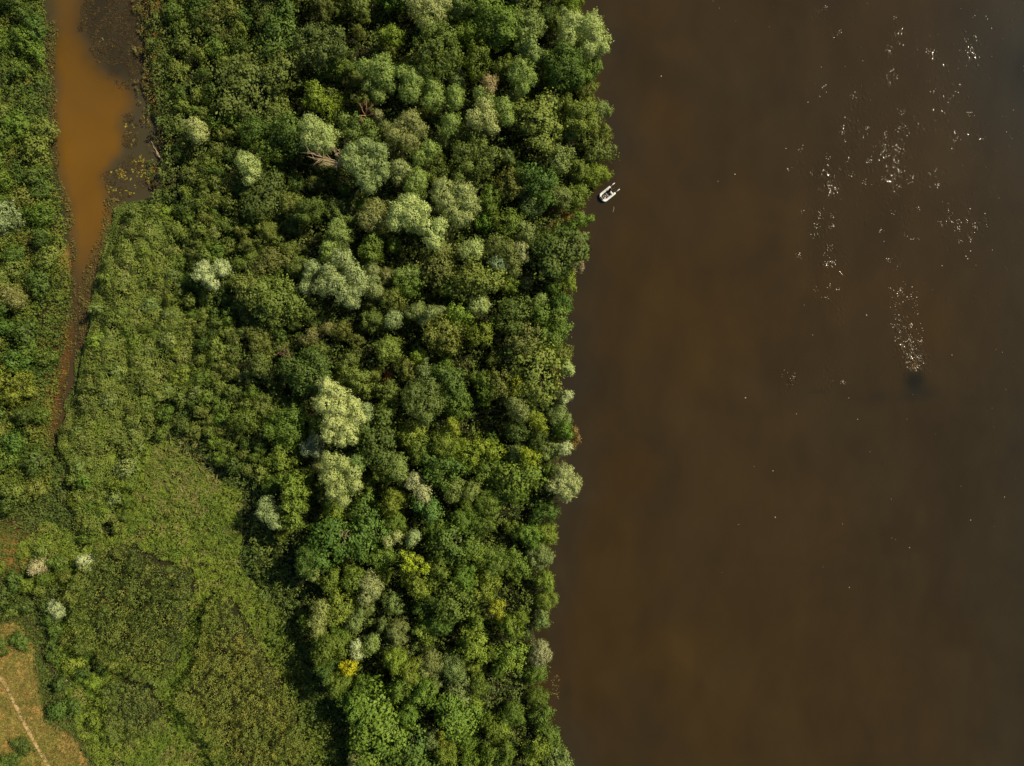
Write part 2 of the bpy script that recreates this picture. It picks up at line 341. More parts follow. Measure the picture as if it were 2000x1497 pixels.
# ------------------------------------------------------------------ crowns
def lobe_leaves(lobes, dens, L, W, sprig, spr_leaves, bias, along, g, rough=.12, fill=.15):
    """lobes (x,y,z,rx,ry,rz). Leaves gathered in sprigs on the uneven surface of each lobe."""
    C, Nn, T = [], [], []
    LB = np.array(lobes)
    for i, (x, y, z, rx, ry, rz) in enumerate(lobes):
        area = 2 * math.pi * ((rx * ry) ** .8 + 2 * (rx * rz) ** .8) / 3 * 1.35
        ns = max(6, int(area * dens / spr_leaves))
        d = unit(g.normal(size=(ns * 2, 3))); d = d[d[:, 2] > -.45][:ns]
        bump = np.ones(len(d))
        for _ in range(7):
            k = g.normal(size=3) * 4.2; bump += rough * .5 * np.cos(d @ k + g.random() * 6.28)
        bump *= 1 - fill * g.random(len(d)) ** 2 * 2
        inner = g.random(len(d)) < .22; bump = np.where(inner, np.minimum(bump, .82), bump)
        c = np.array([x, y, z]) + d * bump[:, None] * np.array([rx, ry, rz])
        ok = np.ones(len(c), bool)
        for j in range(len(lobes)):
            if j != i: ok &= (((c - LB[j, :3]) / LB[j, 3:]) ** 2).sum(1) > .62
        c = c[ok]; d = d[ok]; nrm = unit(d / np.array([rx, ry, rz]))
        st = g.random(len(c))
        q = g.normal(size=(len(c), spr_leaves, 3)) * sprig * .5
        C.append((c[:, None] + q).reshape(-1, 3))
        N1 = unit(nrm[:, None] * 1.0 + unit(q) * .7); Nn.append(N1.reshape(-1, 3))
        T.append((.5 * st[:, None] + .5 * g.random((len(c), spr_leaves))).ravel())
    C = np.concatenate(C); Nn = np.concatenate(Nn); T = np.concatenate(T)
    s = .7 + .6 * g.random(len(C))
    V, F, SN = leaf_quads(C, Nn, L * s, W * s, bias, along, g)
    return V, F, T, SN
def trunk_mesh(lobes, base_r, g, h_fork):
    parts = [tube([(0, 0, -.6), (.05, 0, h_fork * .5), (0, .05, h_fork)], [base_r * 1.3, base_r, base_r * .85], 7)]
    for (x, y, z, rx, ry, rz) in lobes[:9]:
        a = np.array([0, 0, h_fork * (.7 + .3 * g.random())]); b = np.array([x, y, z + .3 * rz]); m = (a + b) / 2 + g.normal(size=3) * .25 - np.array([0, 0, .15 * (z - h_fork)])
        parts.append(tube([a, m, b], [base_r * .6, base_r * .4, base_r * .12], 6))
        for _ in range(3):
            e = b + g.normal(size=3) * np.array([rx, ry, rz]) * .36; parts.append(tube([m * .4 + b * .6, (m + e) / 2 * .3 + (b + e) / 2 * .7, e], [base_r * .22, base_r * .15, .02], 4))
    V, F = merge(parts); return mesh_np('trunk', V, F, [M_bark], smooth=True)
def crown_mesh(lobes, style, g):
    lobes = list(lobes)
    if style == 'willow':   V, F, T, SN = lobe_leaves(lobes, 105, .29, .12, .34, 10, 1.4, .35, g, .19, .12)
    elif style == 'fine':   V, F, T, SN = lobe_leaves(lobes, 80, .27, .145, .36, 12, 1.5, .1, g, .20, .26)
    elif style == 'open':   V, F, T, SN = lobe_leaves(lobes, 56, .29, .19, .54, 36, 1.3, .0, g, .22, .50)
    elif style == 'shrub':  V, F, T, SN = lobe_leaves(lobes, 62, .25, .15, .36, 16, 1.2, .05, g, .22, .34)
    else:                   V, F, T, SN = lobe_leaves(lobes, 64, .28, .185, .50, 30, 1.3, .0, g, .22, .42)
    if style == 'willow': T = .25 + .6 * T
    return mesh_np('crown', V, F, [M_leaf], {'tone': ('FLOAT', 'FACE', T)}, normals=SN)
class Tree: pass
LAND = []                      # (px, py, short name) used to describe the neighbours
TAKEN = []                     # (px, py, r) of every crown
def put_tree(name, crown, trunk, loc, rot, sc, colr, label, cat, group=None):
    e = bpy.data.objects.new(name, None); e.location = loc; e.rotation_euler = (0, 0, rot); e.scale = sc; e.empty_display_size = .3; link(e)
    tag(e, label, cat, group)
    c = bpy.data.objects.new('crown', crown); c.color = (*colr, 1); link(c, e)
    if trunk: link(bpy.data.objects.new('trunk', trunk), e)
    return e

PALE = (.31, .36, .15); TAN = (.32, .34, .15); OLIVEW = (.19, .24, .075); GREYW = (.24, .29, .14); LIME = (.24, .28, .03); SILVER = (.37, .41, .24); FRESH = (.20, .26, .075)
# (height, colour, style, [lobes: px, py, r], label, short name, kind name)
HERO = [
 (9, TAN, 'willow', [(820, 5, 28), (848, 20, 24), (830, 44, 13), (868, 5, 14)], 'tan green feathery willow cut by the top edge of the photo', 'the tan willow at the top edge'),
 (8, PALE, 'willow', [(1118, 48, 25), (1152, 58, 26), (1164, 82, 22), (1148, 100, 16), (1180, 96, 9), (1108, 72, 18)], 'large pale willow leaning over the river in the upper right of the wood', 'the large pale riverside willow'),
 (9, FRESH, 'willow', [(1018, 138, 21), (1030, 152, 15), (1022, 172, 13), (1006, 150, 14)], 'soft pale green willow with a hooked crown, inland of the large riverside willow', 'the hooked green willow'),
 (9, FRESH, 'willow', [(715, 132, 15), (745, 135, 23), (752, 155, 17)], 'double domed willow, leftmost of the row of willow domes near the top', 'the double domed willow'),
 (9, FRESH, 'willow', [(783, 143, 11), (806, 158, 22), (800, 180, 19)], 'egg shaped willow dome directly right of the double domed willow', 'the egg shaped willow'),
 (8, FRESH, 'willow', [(845, 174, 16), (850, 196, 18), (838, 200, 12)], 'third dome of the willow row, right of the egg shaped willow', 'the third dome of the row'),
 (8, FRESH, 'willow', [(888, 182, 14), (891, 201, 12)], 'small narrow willow dome ending the row of domes on the right', 'the narrow end dome'),
 (7, OLIVEW, 'willow', [(722, 170, 13), (740, 188, 13), (765, 172, 10)], 'small green willow tucked below the double domed willow', 'the small tucked willow'),
 (8, (.30, .24, .14), 'willow', [(955, 163, 13), (957, 176, 8)], 'little brownish pointed willow above the tan willow ridge', 'the little brownish willow'),
 (8, OLIVEW, 'willow', [(937, 184, 11), (955, 193, 8)], 'small olive willow dome between the brownish willow and the tan ridge', 'the small olive dome'),
 (9, TAN, 'willow', [(944, 207, 15), (928, 231, 16), (952, 232, 18), (963, 254, 10)], 'bright tan willow ridge of four lobes right of the willow row', 'the tan willow ridge'),
 (8, FRESH, 'willow', [(982, 213, 19), (992, 234, 12)], 'rounded green willow right against the tan willow ridge', 'the willow beside the tan ridge'),
 (8, FRESH, 'willow', [(882, 240, 17), (874, 256, 12)], 'isolated round green willow below the narrow end dome', 'the lone round willow'),
 (9, (.22, .23, .09), 'willow', [(800, 238, 19), (816, 254, 16), (772, 265, 20), (800, 276, 18), (785, 250, 14)], 'broad dull olive willow with brownish flecks below the row of domes', 'the flecked olive willow'),
 (7, FRESH, 'willow', [(838, 293, 18), (820, 308, 15)], 'green willow dome below right of the flecked olive willow', 'the green dome'),
 (10, PALE, 'willow', [(613, 254, 24), (637, 264, 20), (628, 284, 16), (606, 272, 18), (642, 284, 12)], 'pale cream willow with bare branches showing on its lower side', 'the cream willow'),
 (8, PALE, 'willow', [(483, 318, 20), (495, 338, 15), (488, 352, 9)], 'pale egg shaped willow standing alone left of the cream willow', 'the lone pale willow'),
 (7, TAN, 'willow', [(382, 248, 16), (388, 266, 13)], 'small tan willow tuft nearest to the backwater shadow pool', 'the small tan tuft'),
 (11, (.22, .27, .115), 'willow', [(688, 296, 15), (712, 288, 16), (738, 297, 17), (694, 322, 19), (722, 324, 21), (746, 325, 14), (714, 350, 17), (736, 350, 13), (676, 312, 12), (722, 368, 11), (752, 340, 9)], 'big grey green willow of many rounded lobes right of the cream willow', 'the many lobed willow'),
 (8, FRESH, 'willow', [(815, 355, 23), (806, 366, 14)], 'single round willow dome above the brightest cauliflower willow', 'the single round dome'),
 (10, (.27, .30, .13), 'willow', [(866, 368, 19), (872, 394, 22), (887, 416, 20), (896, 431, 12), (858, 385, 13)], 'tall pale willow, left one of the standing pair beside the cauliflower willow', 'the left willow of the pair'),
 (10, (.27, .30, .13), 'willow', [(903, 378, 21), (915, 400, 20), (911, 424, 13)], 'tall pale willow, right one of the standing pair beside the cauliflower willow', 'the right willow of the pair'),
 (11, (.36, .41, .18), 'willow', [(800, 400, 19), (778, 417, 19), (804, 424, 22), (826, 410, 14), (834, 444, 17), (855, 450, 15), (845, 470, 15), (860, 436, 11), (772, 436, 13), (852, 480, 8)], 'brightest cauliflower shaped willow in the middle of the upper wood', 'the cauliflower willow'),
 (8, (.20, .21, .08), 'willow', [(731, 412, 21), (718, 434, 18), (738, 430, 14)], 'dull olive round willow left of the cauliflower willow', 'the dull olive willow'),
 (8, OLIVEW, 'willow', [(661, 440, 13), (665, 461, 19), (655, 450, 12)], 'olive green willow capping the top of the long willow ridge', 'the ridge top willow'),
 (8, FRESH, 'willow', [(644, 484, 15), (640, 498, 10)], 'small pale willow joining the ridge top willow to the long willow', 'the joining willow'),
 (11, (.27, .31, .15), 'willow', [(670, 508, 19), (688, 530, 17), (700, 546, 16), (645, 530, 15), (655, 554, 22), (672, 572, 19), (686, 590, 13), (634, 560, 17), (694, 570, 13), (708, 560, 9)], 'long silvery willow stretched diagonally through the middle of the wood', 'the long silvery willow'),
 (8, GREYW, 'willow', [(611, 524, 14), (602, 538, 10), (598, 562, 12)], 'small grey willow on the shaded left shoulder of the long silvery willow', 'the grey shoulder willow'),
 (7, SILVER, 'willow', [(399, 526, 14), (408, 544, 13), (418, 556, 9), (388, 540, 9)], 'silver tufted bush, left one of the pair near the reed bed', 'the left silver tuft'),
 (7, SILVER, 'willow', [(432, 522, 13), (438, 532, 8)], 'silver tufted bush, right one of the pair near the reed bed', 'the right silver tuft'),
 (8, PALE, 'willow', [(926, 484, 16), (913, 492, 13), (932, 496, 9)], 'pale crescent willow right below the standing pair', 'the pale crescent willow'),
 (7, (.26, .27, .14), 'willow', [(1015, 487, 12), (1020, 503, 10)], 'pale slim willow on the right rim of a round olive tree', 'the slim rim willow'),
 (7, (.20, .26, .16), 'willow', [(970, 516, 13), (983, 522, 10)], 'blue grey willow bush in the hollow below the round olive tree', 'the blue grey bush'),
 (7, FRESH, 'willow', [(795, 534, 13), (809, 530, 11), (780, 535, 9)], 'soft fresh green willow bush right of the long silvery willow', 'the soft green bush'),
 (7, PALE, 'willow', [(936, 590, 16), (928, 600, 11), (944, 602, 9)], 'round pale willow alone below the blue grey bush', 'the round pale willow'),
 (6, FRESH, 'willow', [(1056, 584, 10), (1048, 592, 7)], 'tiny bright willow dome close to the river bend', 'the tiny bright dome'),
 (7, GREYW, 'willow', [(771, 621, 14), (764, 631, 11)], 'small grey green willow ball right of the brown scrub hollow', 'the grey ball willow'),
 (8, (.18, .23, .045), 'fine', [(758, 676, 20), (750, 692, 14), (770, 690, 12)], 'yellow green round tree below the grey ball willow', 'the yellow green round tree'),
 (6, PALE, 'willow', [(1106, 717, 12), (1114, 726, 7)], 'small pale willow cap at the river edge beside bare orange earth', 'the riverside willow cap'),
 (12, (.40, .43, .20), 'willow', [(640, 756, 17), (660, 768, 17), (638, 790, 20), (664, 800, 22), (690, 790, 15), (654, 825, 22), (680, 838, 18), (700, 815, 14), (645, 848, 15), (668, 862, 11), (688, 858, 9)], 'largest and brightest cream willow in the centre of the wood', 'the brightest cream willow'),
 (8, GREYW, 'willow', [(716, 798, 10), (718, 816, 8)], 'thin grey willow fringe on the right side of the brightest cream willow', 'the grey fringe willow'),
 (7, (.20, .24, .16), 'willow', [(614, 862, 13), (602, 878, 13), (620, 882, 10)], 'blue grey willow in the shade left of the brightest cream willow', 'the shaded grey willow'),
 (11, (.31, .345, .14), 'willow', [(645, 900, 17), (668, 905, 15), (648, 930, 20), (665, 950, 19), (690, 926, 15), (694, 950, 13), (650, 962, 13), (670, 978, 11)], 'second large cream willow directly below the brightest one', 'the second cream willow'),
 (9, (.13, .19, .05), 'fine', [(696, 900, 13), (702, 912, 10)], 'dark green dome on the upper right shoulder of the second cream willow', 'the green shoulder dome'),
 (8, OLIVEW, 'willow', [(777, 904, 17), (781, 926, 15)], 'olive willow dome upper left of the two pale plumes', 'the olive dome'),
 (8, (.36, .37, .22), 'willow', [(811, 938, 13), (824, 958, 13), (830, 974, 9), (803, 948, 8)], 'pale plume shaped willow right below the olive dome', 'the pale plume willow'),
 (8, GREYW, 'willow', [(521, 984, 13), (530, 1008, 15), (541, 1025, 11), (512, 1002, 10)], 'grey green willow at the left rim of the wood above the shaded grass', 'the rim willow'),
 (7, TAN, 'willow', [(757, 1049, 12), (776, 1047, 10), (758, 1062, 8)], 'tan willow bush with a parted crown above the bright lime tree', 'the parted tan bush'),
 (7, GREYW, 'willow', [(808, 1048, 11), (803, 1058, 8)], 'small grey tan bush right of the parted tan bush', 'the grey tan bush'),
 (7, (.31, .335, .165), 'willow', [(1100, 924, 17), (1094, 946, 18), (1116, 940, 16), (1106, 964, 15), (1124, 954, 9), (1078, 950, 11)], 'spiky tan willow bulging over the river below the whitish ball', 'the spiky tan river willow'),
 (7, SILVER, 'willow', [(1103, 876, 12)], 'whitish round bush at the river edge, topmost of two pale ones there', 'the whitish ball'),
 (5, SILVER, 'willow', [(1109, 773, 9), (1102, 782, 6)], 'small whitish tuft at the river edge where the bank curves in', 'the small whitish tuft'),
 (4, (.40, .43, .27), 'willow', [(162, 1094, 9), (176, 1097, 10), (168, 1108, 9)], 'whitest small bush standing alone at the corner of the lower thicket', 'the whitest lone bush'),
 (4, (.38, .34, .22), 'willow', [(76, 1106, 13), (66, 1112, 9)], 'dull tan bush left of the whitest lone bush', 'the dull tan bush'),
 (4, (.30, .34, .2), 'willow', [(110, 1186, 13), (116, 1198, 9)], 'grey bush among dark shrubs beside the dry meadow', 'the grey meadow bush'),
 (6, GREYW, 'fine', [(10, 418, 24), (6, 436, 16)], 'dull grey green round tree cut by the left edge of the photo', 'the grey tree at the left edge'),
 (5, (.2, .2, .07), 'fine', [(18, 578, 20), (34, 590, 12)], 'brownish olive round tree at the left edge of the photo', 'the olive tree at the left edge'),
 (5, (.24, .27, .035), 'shrub', [(10, 745, 28), (42, 740, 24), (30, 775, 20), (60, 765, 12)], 'yellow green spreading tree at the left edge of the photo', 'the yellow green tree at the left edge'),
 (8, (.26, .28, .13), 'willow', [(722, 1140, 19), (718, 1160, 17), (732, 1154, 12)], 'sage green round willow below the parted tan bush', 'the sage willow'),
 (8, (.24, .26, .09), 'willow', [(628, 1188, 16), (624, 1213, 16), (622, 1232, 11)], 'upright olive willow near the left rim of the lower wood', 'the upright olive willow'),
 (7, SILVER, 'willow', [(696, 1262, 11), (698, 1278, 11)], 'slim silvery bush right above the golden yellow tree', 'the slim silvery bush'),
 (7, OLIVEW, 'willow', [(723, 1262, 14), (728, 1250, 10)], 'olive bush touching the slim silvery bush on its right', 'the touching olive bush'),
 (9.5, (.50, .46, .015), 'shrub', [(682, 1306, 12), (690, 1300, 8), (674, 1310, 8), (668, 1300, 6)], 'golden yellow tree in the lower wood', 'the golden yellow tree'),
 (10.5, (.40, .48, .03), 'shrub', [(786, 1082, 5), (793, 1090, 5), (800, 1098, 6), (806, 1086, 5), (812, 1108, 6), (800, 1112, 6), (825, 1112, 5), (832, 1105, 5), (822, 1096, 5), (790, 1108, 5), (815, 1092, 5), (836, 1112, 5)], 'bright lime tree with ragged spreading arms in the lower wood', 'the bright lime tree'),
 (7, (.36, .38, .03), 'shrub', [(968, 1184, 10), (980, 1180, 7), (975, 1198, 9), (962, 1192, 6)], 'lime yellow tree on the right side of the lower wood', 'the lime yellow tree'),
 (7, (.34, .34, .03), 'shrub', [(862, 1436, 7), (864, 1448, 6)], 'small lime tree near the bottom of the wood', 'the small lime tree'),
 (7, (.26, .26, .15), 'willow', [(1054, 1266, 15), (1060, 1282, 15), (1050, 1290, 10)], 'greyish tan willow over the river in the lower right of the wood', 'the greyish river willow'),
 (7, (.25, .27, .1), 'willow', [(604, 1112, 14), (612, 1124, 10)], 'small pale olive willow at the left rim, above the upright olive willow', 'the small rim willow'),
 (7, (.26, .28, .1), 'willow', [(697, 1484, 14), (706, 1496, 12)], 'pale olive willow cut by the bottom edge of the photo', 'the willow at the bottom edge'),
 (9, (.18, .21, .07), 'fine', [(1012, 797, 19), (1020, 812, 13), (1002, 786, 12)], 'light olive dome on the right side of the wood at mid height', 'the light olive dome'),
 (8, (.20, .25, .03), 'open', [(912, 880, 21), (940, 872, 21), (925, 895, 16), (965, 882, 17)], 'yellow green spreading tree right of the wood centre', 'the yellow green spreading tree'),
 (8, (.30, .36, .03), 'shrub', [(1030, 890, 12), (1046, 896, 10), (1040, 908, 10), (1022, 880, 8)], 'vivid lime tree between the yellow green spreading tree and the river', 'the vivid lime tree'),
 (7, (.26, .31, .03), 'shrub', [(1050, 822, 14), (1060, 838, 10), (1040, 812, 8)], 'bright green tree above the vivid lime tree', 'the bright green tree'),
 (8, (.28, .32, .03), 'shrub', [(884, 832, 11), (880, 822, 7), (892, 846, 8)], 'small bright green tree left of the light olive dome', 'the small bright green tree'),
 (8, (.30, .33, .03), 'shrub', [(1012, 752, 10), (1004, 766, 8), (1008, 740, 7)], 'small yellowish tree above the light olive dome', 'the small yellowish tree'),
 (8, (.17, .21, .055), 'fine', [(888, 952, 19), (884, 968, 14)], 'round olive tree, left one of two beneath the yellow green spreading tree', 'the left round olive tree'),
 (8, (.17, .21, .055), 'fine', [(922, 956, 16), (916, 966, 11)], 'round olive tree, right one of two beneath the yellow green spreading tree', 'the right round olive tree'),
 (10, (.13, .17, .045), 'fine', [(812, 768, 26), (838, 762, 24), (825, 795, 26), (846, 790, 20), (806, 790, 18), (832, 815, 16)], 'broad fine leaved olive tree right of the brightest cream willow', 'the broad olive tree'),
 (10, (.115, .155, .032), 'open', [(842, 65, 24), (870, 78, 26), (850, 100, 30), (886, 110, 22), (828, 110, 20), (862, 132, 24), (838, 138, 16)], 'broad dark green tree near the top, below the tan willow', 'the broad dark tree'),
 (10, (.10, .13, .035), 'open', [(592, 80, 22), (618, 72, 24), (645, 82, 26), (664, 100, 18), (604, 108, 22), (634, 112, 22), (660, 68, 16)], 'broad dull green tree in the upper left of the wood', 'the broad dull tree'),
 (9, (.12, .155, .035), 'open', [(905, 300, 24), (930, 290, 22), (915, 330, 26), (942, 325, 20), (960, 305, 16), (898, 350, 16)], 'broad green tree right of the green dome', 'the broad green tree'),
 (9, (.125, .17, .04), 'open', [(672, 238, 17), (700, 248, 20), (726, 262, 17), (690, 262, 15)], 'dark green rounded tree between the cream willow and the double domed willow', 'the dark rounded tree'),
 (8, (.15, .175, .05), 'fine', [(968, 478, 18), (992, 490, 20), (1000, 512, 16), (1004, 530, 12)], 'round olive tree ringed by small pale willows', 'the round olive tree'),
 (8, (.11, .19, .045), 'open', [(838, 992, 20), (818, 985, 14), (845, 1008, 14)], 'vivid green tree below the pale plume willow', 'the vivid green tree'),
 (7, (.13, .19, .035), 'open', [(1058, 618, 20), (1085, 622, 22), (1098, 645, 19), (1082, 665, 17), (1060, 660, 18), (1098, 612, 13)], 'large rounded green tree filling the river bend', 'the large bend tree'),
 (4, (.27, .18, .06), 'shrub', [(1122, 842, 9), (1128, 856, 8), (1120, 868, 8)], 'orange brown thin bush reaching out over the river above the whitish ball', 'the orange river bush'),
 (4, (.33, .28, .16), 'shrub', [(1130, 516, 10), (1120, 524, 9), (1134, 526, 6)], 'withered tan bush on the river edge', 'the withered tan bush'),
 (4, (.27, .24, .12), 'shrub', [(1130, 478, 9), (1126, 490, 7)], 'brownish bush on the river edge above the withered tan bush', 'the brownish river bush'),
 (4, (.14, .25, .03), 'shrub', [(943, 425, 15), (948, 440, 12), (935, 438, 9)], 'vivid green round bush right of the standing pair', 'the vivid green bush'),
 (3.5, (.34, .14, .06), 'shrub', [(762, 734, 9), (756, 740, 6)], 'rust coloured small bush above the broad olive tree', 'the rust bush'),
 (8, (.17, .165, .06), 'fine', [(610, 655, 12), (640, 640, 11), (595, 664, 9)], 'brownish fading scrub tree left of the grey ball willow', 'the brownish fading tree'),
]
for i, (h, colr, style, lobs, label, short) in enumerate(HERO):
    g = np.random.default_rng(100 + i)
    cx = sum(l[0] * l[2] for l in lobs) / sum(l[2] for l in lobs); cy = sum(l[1] * l[2] for l in lobs) / sum(l[2] for l in lobs)
    gz = float(max(zg(cx, cy), -.1)); bx, by, _ = P(cx, cy, gz + h * .7)
    L3 = []
    for (px, py, r) in lobs:
        rw = r * S * (H - h) / H * 1.06; rz = rw * 1.25
        zt = gz + h * (.86 + .14 * (r / max(l[2] for l in lobs))) * (1 - .04 * g.random())
        zc = zt - rz; x, y, _ = P(px, py, zc)
        L3.append((x - bx, y - by, zc - gz, rw, rw, rz))
    if style != 'shrub' or h > 5:   # a lower skirt keeps the crown deep
        k = max(range(len(L3)), key=lambda q: L3[q][3]); a = L3[k]
        L3.append((a[0] * .6, a[1] * .6, max(a[2] - a[5] * .9, 1.2), a[3] * .95, a[4] * .95, a[5] * .8))
    nm = 'silver_willow' if style == 'willow' else ('shrub' if h < 5 else 'broadleaf_tree')
    cat = 'shrub' if (h < 5 or 'bush' in label) else ('willow' if 'willow' in label else 'tree')
    if nm == 'silver_willow' and cat == 'shrub': nm = 'shrub'
    if nm == 'silver_willow' and cat == 'tree': nm = 'broadleaf_tree'
    if style in ('fine', 'open'): colr = tuple(np.array(colr) * (1.3, 1.3, 1.15))
    if style == 'willow': colr = tuple(np.array(colr) * (1.32, 1.36, 1.12))
    put_tree(nm, crown_mesh(L3, style, g), trunk_mesh(L3, .10 + .018 * h, g, max(h * .4, .8)), (bx, by, gz), 0, (1, 1, 1), colr, label, cat)
    LAND.append((cx, cy, short))
    for (px, py, r) in lobs: TAKEN.append((px, py, r * .95))

# prototypes for the rest of the wood
def proto(seed, style, R=2.7, h=7.0, n=5, flat=1.0):
    g = np.random.default_rng(seed); L3 = []
    ex = 1 + .5 * (g.random() - .5)
    for k in range(n):
        a = 2 * math.pi * k / n + g.random() * 1.1; d = R * (.35 + .42 * g.random()) if k else R * .15 * g.random()
        r = R * (.36 + .26 * g.random()) if k else R * .58
        rz = r * (.9 + .5 * g.random()) * flat; zt = h * (1 if k == 0 else .68 + .3 * g.random())
        L3.append((d * math.cos(a) * ex, d * math.sin(a) / ex, zt - rz, r, r * (.75 + .5 * g.random()), rz))
    L3.append((0, 0, h * .45, R * .8, R * .8, h * .3))
    return crown_mesh(L3, style, g), trunk_mesh(L3, .2 * R / 2.7, g, h * .4)
PB = [proto(500 + k, ('open', 'broad', 'fine', 'broad')[k % 4], n=5 + k % 4) for k in range(18)]
PS = [proto(700 + k, 'shrub', R=1.6, h=2.8, n=3 + k % 3, flat=.9) for k in range(8)]

tk = lambda: np.array(TAKEN)
USED = set()
DIRS = ['right of', 'upper right of', 'above', 'upper left of', 'left of', 'lower left of', 'below', 'lower right of']
EXTRA_LAND = [(1190, 380, 'the boat'), (150, 300, 'the orange backwater'), (40, 1400, 'the footpath'), (640, 300, 'the bare branches'), (1092, 700, 'the bare orange earth')]
def auto_label(px, py, size, colw, kind):
    lands = sorted(LAND + EXTRA_LAND, key=lambda l: (l[0] - px) ** 2 + (l[1] - py) ** 2)
    for near in lands[:6]:
        dx, dy = px - near[0], near[1] - py
        d = DIRS[int(round(math.degrees(math.atan2(dy, dx)) / 45)) % 8]
        dist = math.hypot(dx, dy)
        for lab in (f'{size} {colw} {kind} {"close " if dist < 60 else ""}{d} {near[2]}', f'{size} {colw} {kind} {"two crowns" if dist < 110 else "several crowns"} {d} {near[2]}'):
            if lab not in USED and len(lab.split()) <= 16: USED.add(lab); return lab
    q = 2
    a, b = lands[0], lands[1]
    for a, b in ((lands[0], lands[1]), (lands[0], lands[2]), (lands[1], lands[2]), (lands[0], lands[3])):
        lab = f'{colw} {kind} between {a[2]} and {b[2]}'
        if lab not in USED and len(lab.split()) <= 16: USED.add(lab); return lab
    for o in ('second', 'third', 'fourth', 'fifth', 'sixth'):
        lab = f'{o} {colw} {kind} {d} {lands[0][2]}'
        if lab not in USED: USED.add(lab); return lab
    return lab
BCOL = [((.145, .212, .032), 'mid green'), ((.108, .160, .030), 'dark green'), ((.225, .292, .038), 'bright green'), ((.200, .240, .046), 'olive green'), ((.120, .190, .032), 'deep green'), ((.240, .300, .088), 'pale green'), ((.172, .208, .044), 'dull olive'), ((.165, .240, .034), 'lush green')]
def place(px, py, r, h, colr, word, protos, R0, h0, name, cat, kindword, group, size):
    k = rng.integers(len(protos)); cr, tr = protos[k]
    gz = float(max(zg(px, py), -.05)); x, y, _ = P(px, py, gz + h * .75)
    s = r * S / R0; j = 1 + .12 * (rng.random(3) - .5)
    col2 = tuple(np.clip(np.array(colr) * j * (.9 + .2 * rng.random()), .01, .6))
    lab = auto_label(px, py, size, word, kindword)
    put_tree(name, cr, tr, (x, y, gz), rng.random() * 6.28, (s * (.86 + .34 * rng.random()), s * (.86 + .34 * rng.random()), h / h0), col2, lab, cat, group)
    TAKEN.append((px, py, r))
def free(px, py, r, k):
    T = tk(); return np.all(np.hypot(T[:, 0] - px, T[:, 1] - py) > (T[:, 2] + r) * k)
# a row of crowns that draws the wooded river edge
y = -40.0; nrow = 0
while y < 1560:
    r = 17 + 9 * rng.random(); px = float(edge(y)) - r * .92
    if free(px, y, r, .62):
        c = BCOL[rng.choice([0, 2, 3, 5, 7, 2, 4] if y < 900 else [4, 7, 0, 5, 7, 2])]
        place(px, y, r, 4.2 + 2 * rng.random(), c[0], c[1], PB, 2.7, 7, 'broadleaf_tree', 'tree', 'waterside tree', 'trees along the river edge', 'low'); nrow += 1
    y += r * .95
# the wood
FY = [-100, 0, 100, 240, 380, 420, 560, 640, 780, 900, 960, 1010, 1110, 1200, 1300, 1400, 1497, 1600]
FX = [330, 332, 340, 345, 360, 385, 410, 420, 440, 450, 500, 490, 520, 560, 600, 650, 670, 690]
cnt = 0; nwil = 0
PW = [proto(900 + k, 'willow', R=2.0, h=7.0, n=3 + k % 3, flat=1.15) for k in range(6)]
WCOL = [((.25, .31, .10), 'sage green'), ((.29, .34, .14), 'silvery green'), ((.23, .27, .085), 'soft olive')]
for (tries, nmax, ra, rb, ha, hb, kk) in ((2500, 34, 38, 54, 7.5, 10.0, .62), (5000, 175, 20, 33, 5.0, 8.2, .64), (9000, 292 - nrow, 12, 19, 3.2, 5.6, .74)):
    for it in range(tries):
        if cnt >= nmax: break
        py = -60 + 1640 * rng.random(); px = 470 + 720 * rng.random()
        r = ra + (rb - ra) * rng.random() ** 1.4
        lb = np.interp(py, FY, FX) + (14 if 850 < py < 1300 else 0)
        if px - r * .8 < lb or px + r * .9 > edge(py): continue
        if not free(px, py, r, kk): continue
        z = vnoise(px, py, 130)
        h = ha + (hb - ha) * rng.random() - (1.0 if px < 560 and py < 850 else 0)
        if rb < 40 and rb > 18 and 660 < px < 1010 and 110 < py < 620 and rng.random() < .42:
            c = WCOL[rng.integers(3)]; nwil += 1
            place(px, py, min(r, 25) * .92, h + 1, c[0], c[1], PW, 2.0, 7, 'silver_willow', 'willow', 'domed willow', 'smaller willows of the upper wood', 'large' if r > 27 else 'small')
            continue
        opts = [0, 1, 3, 6, 0, 2] if px < 760 and py < 800 else ([0, 2, 3, 7, 5, 1] if py < 850 else [4, 0, 7, 2, 5, 1])
        if rb > 40: opts = [0, 1, 3, 6, 1, 0] if py < 900 else [4, 0, 7, 4, 0, 1]
        c = BCOL[opts[int((z * .6 + rng.random() * .4) * 5.99)]]
        if py > 830 and px < lb + 75: h = 9.5 + 2 * rng.random() if rb > 20 else h
        place(px, py, r, h, c[0], c[1], PB, 2.7, 7, 'broadleaf_tree', 'tree', 'broadleaf tree', 'broadleaf trees of the wood', 'very large' if r > 38 else 'large' if r > 29 else ('middling' if r > 19 else 'small'))
        cnt += 1
print('willows', nwil)
print('broadleaf', cnt)
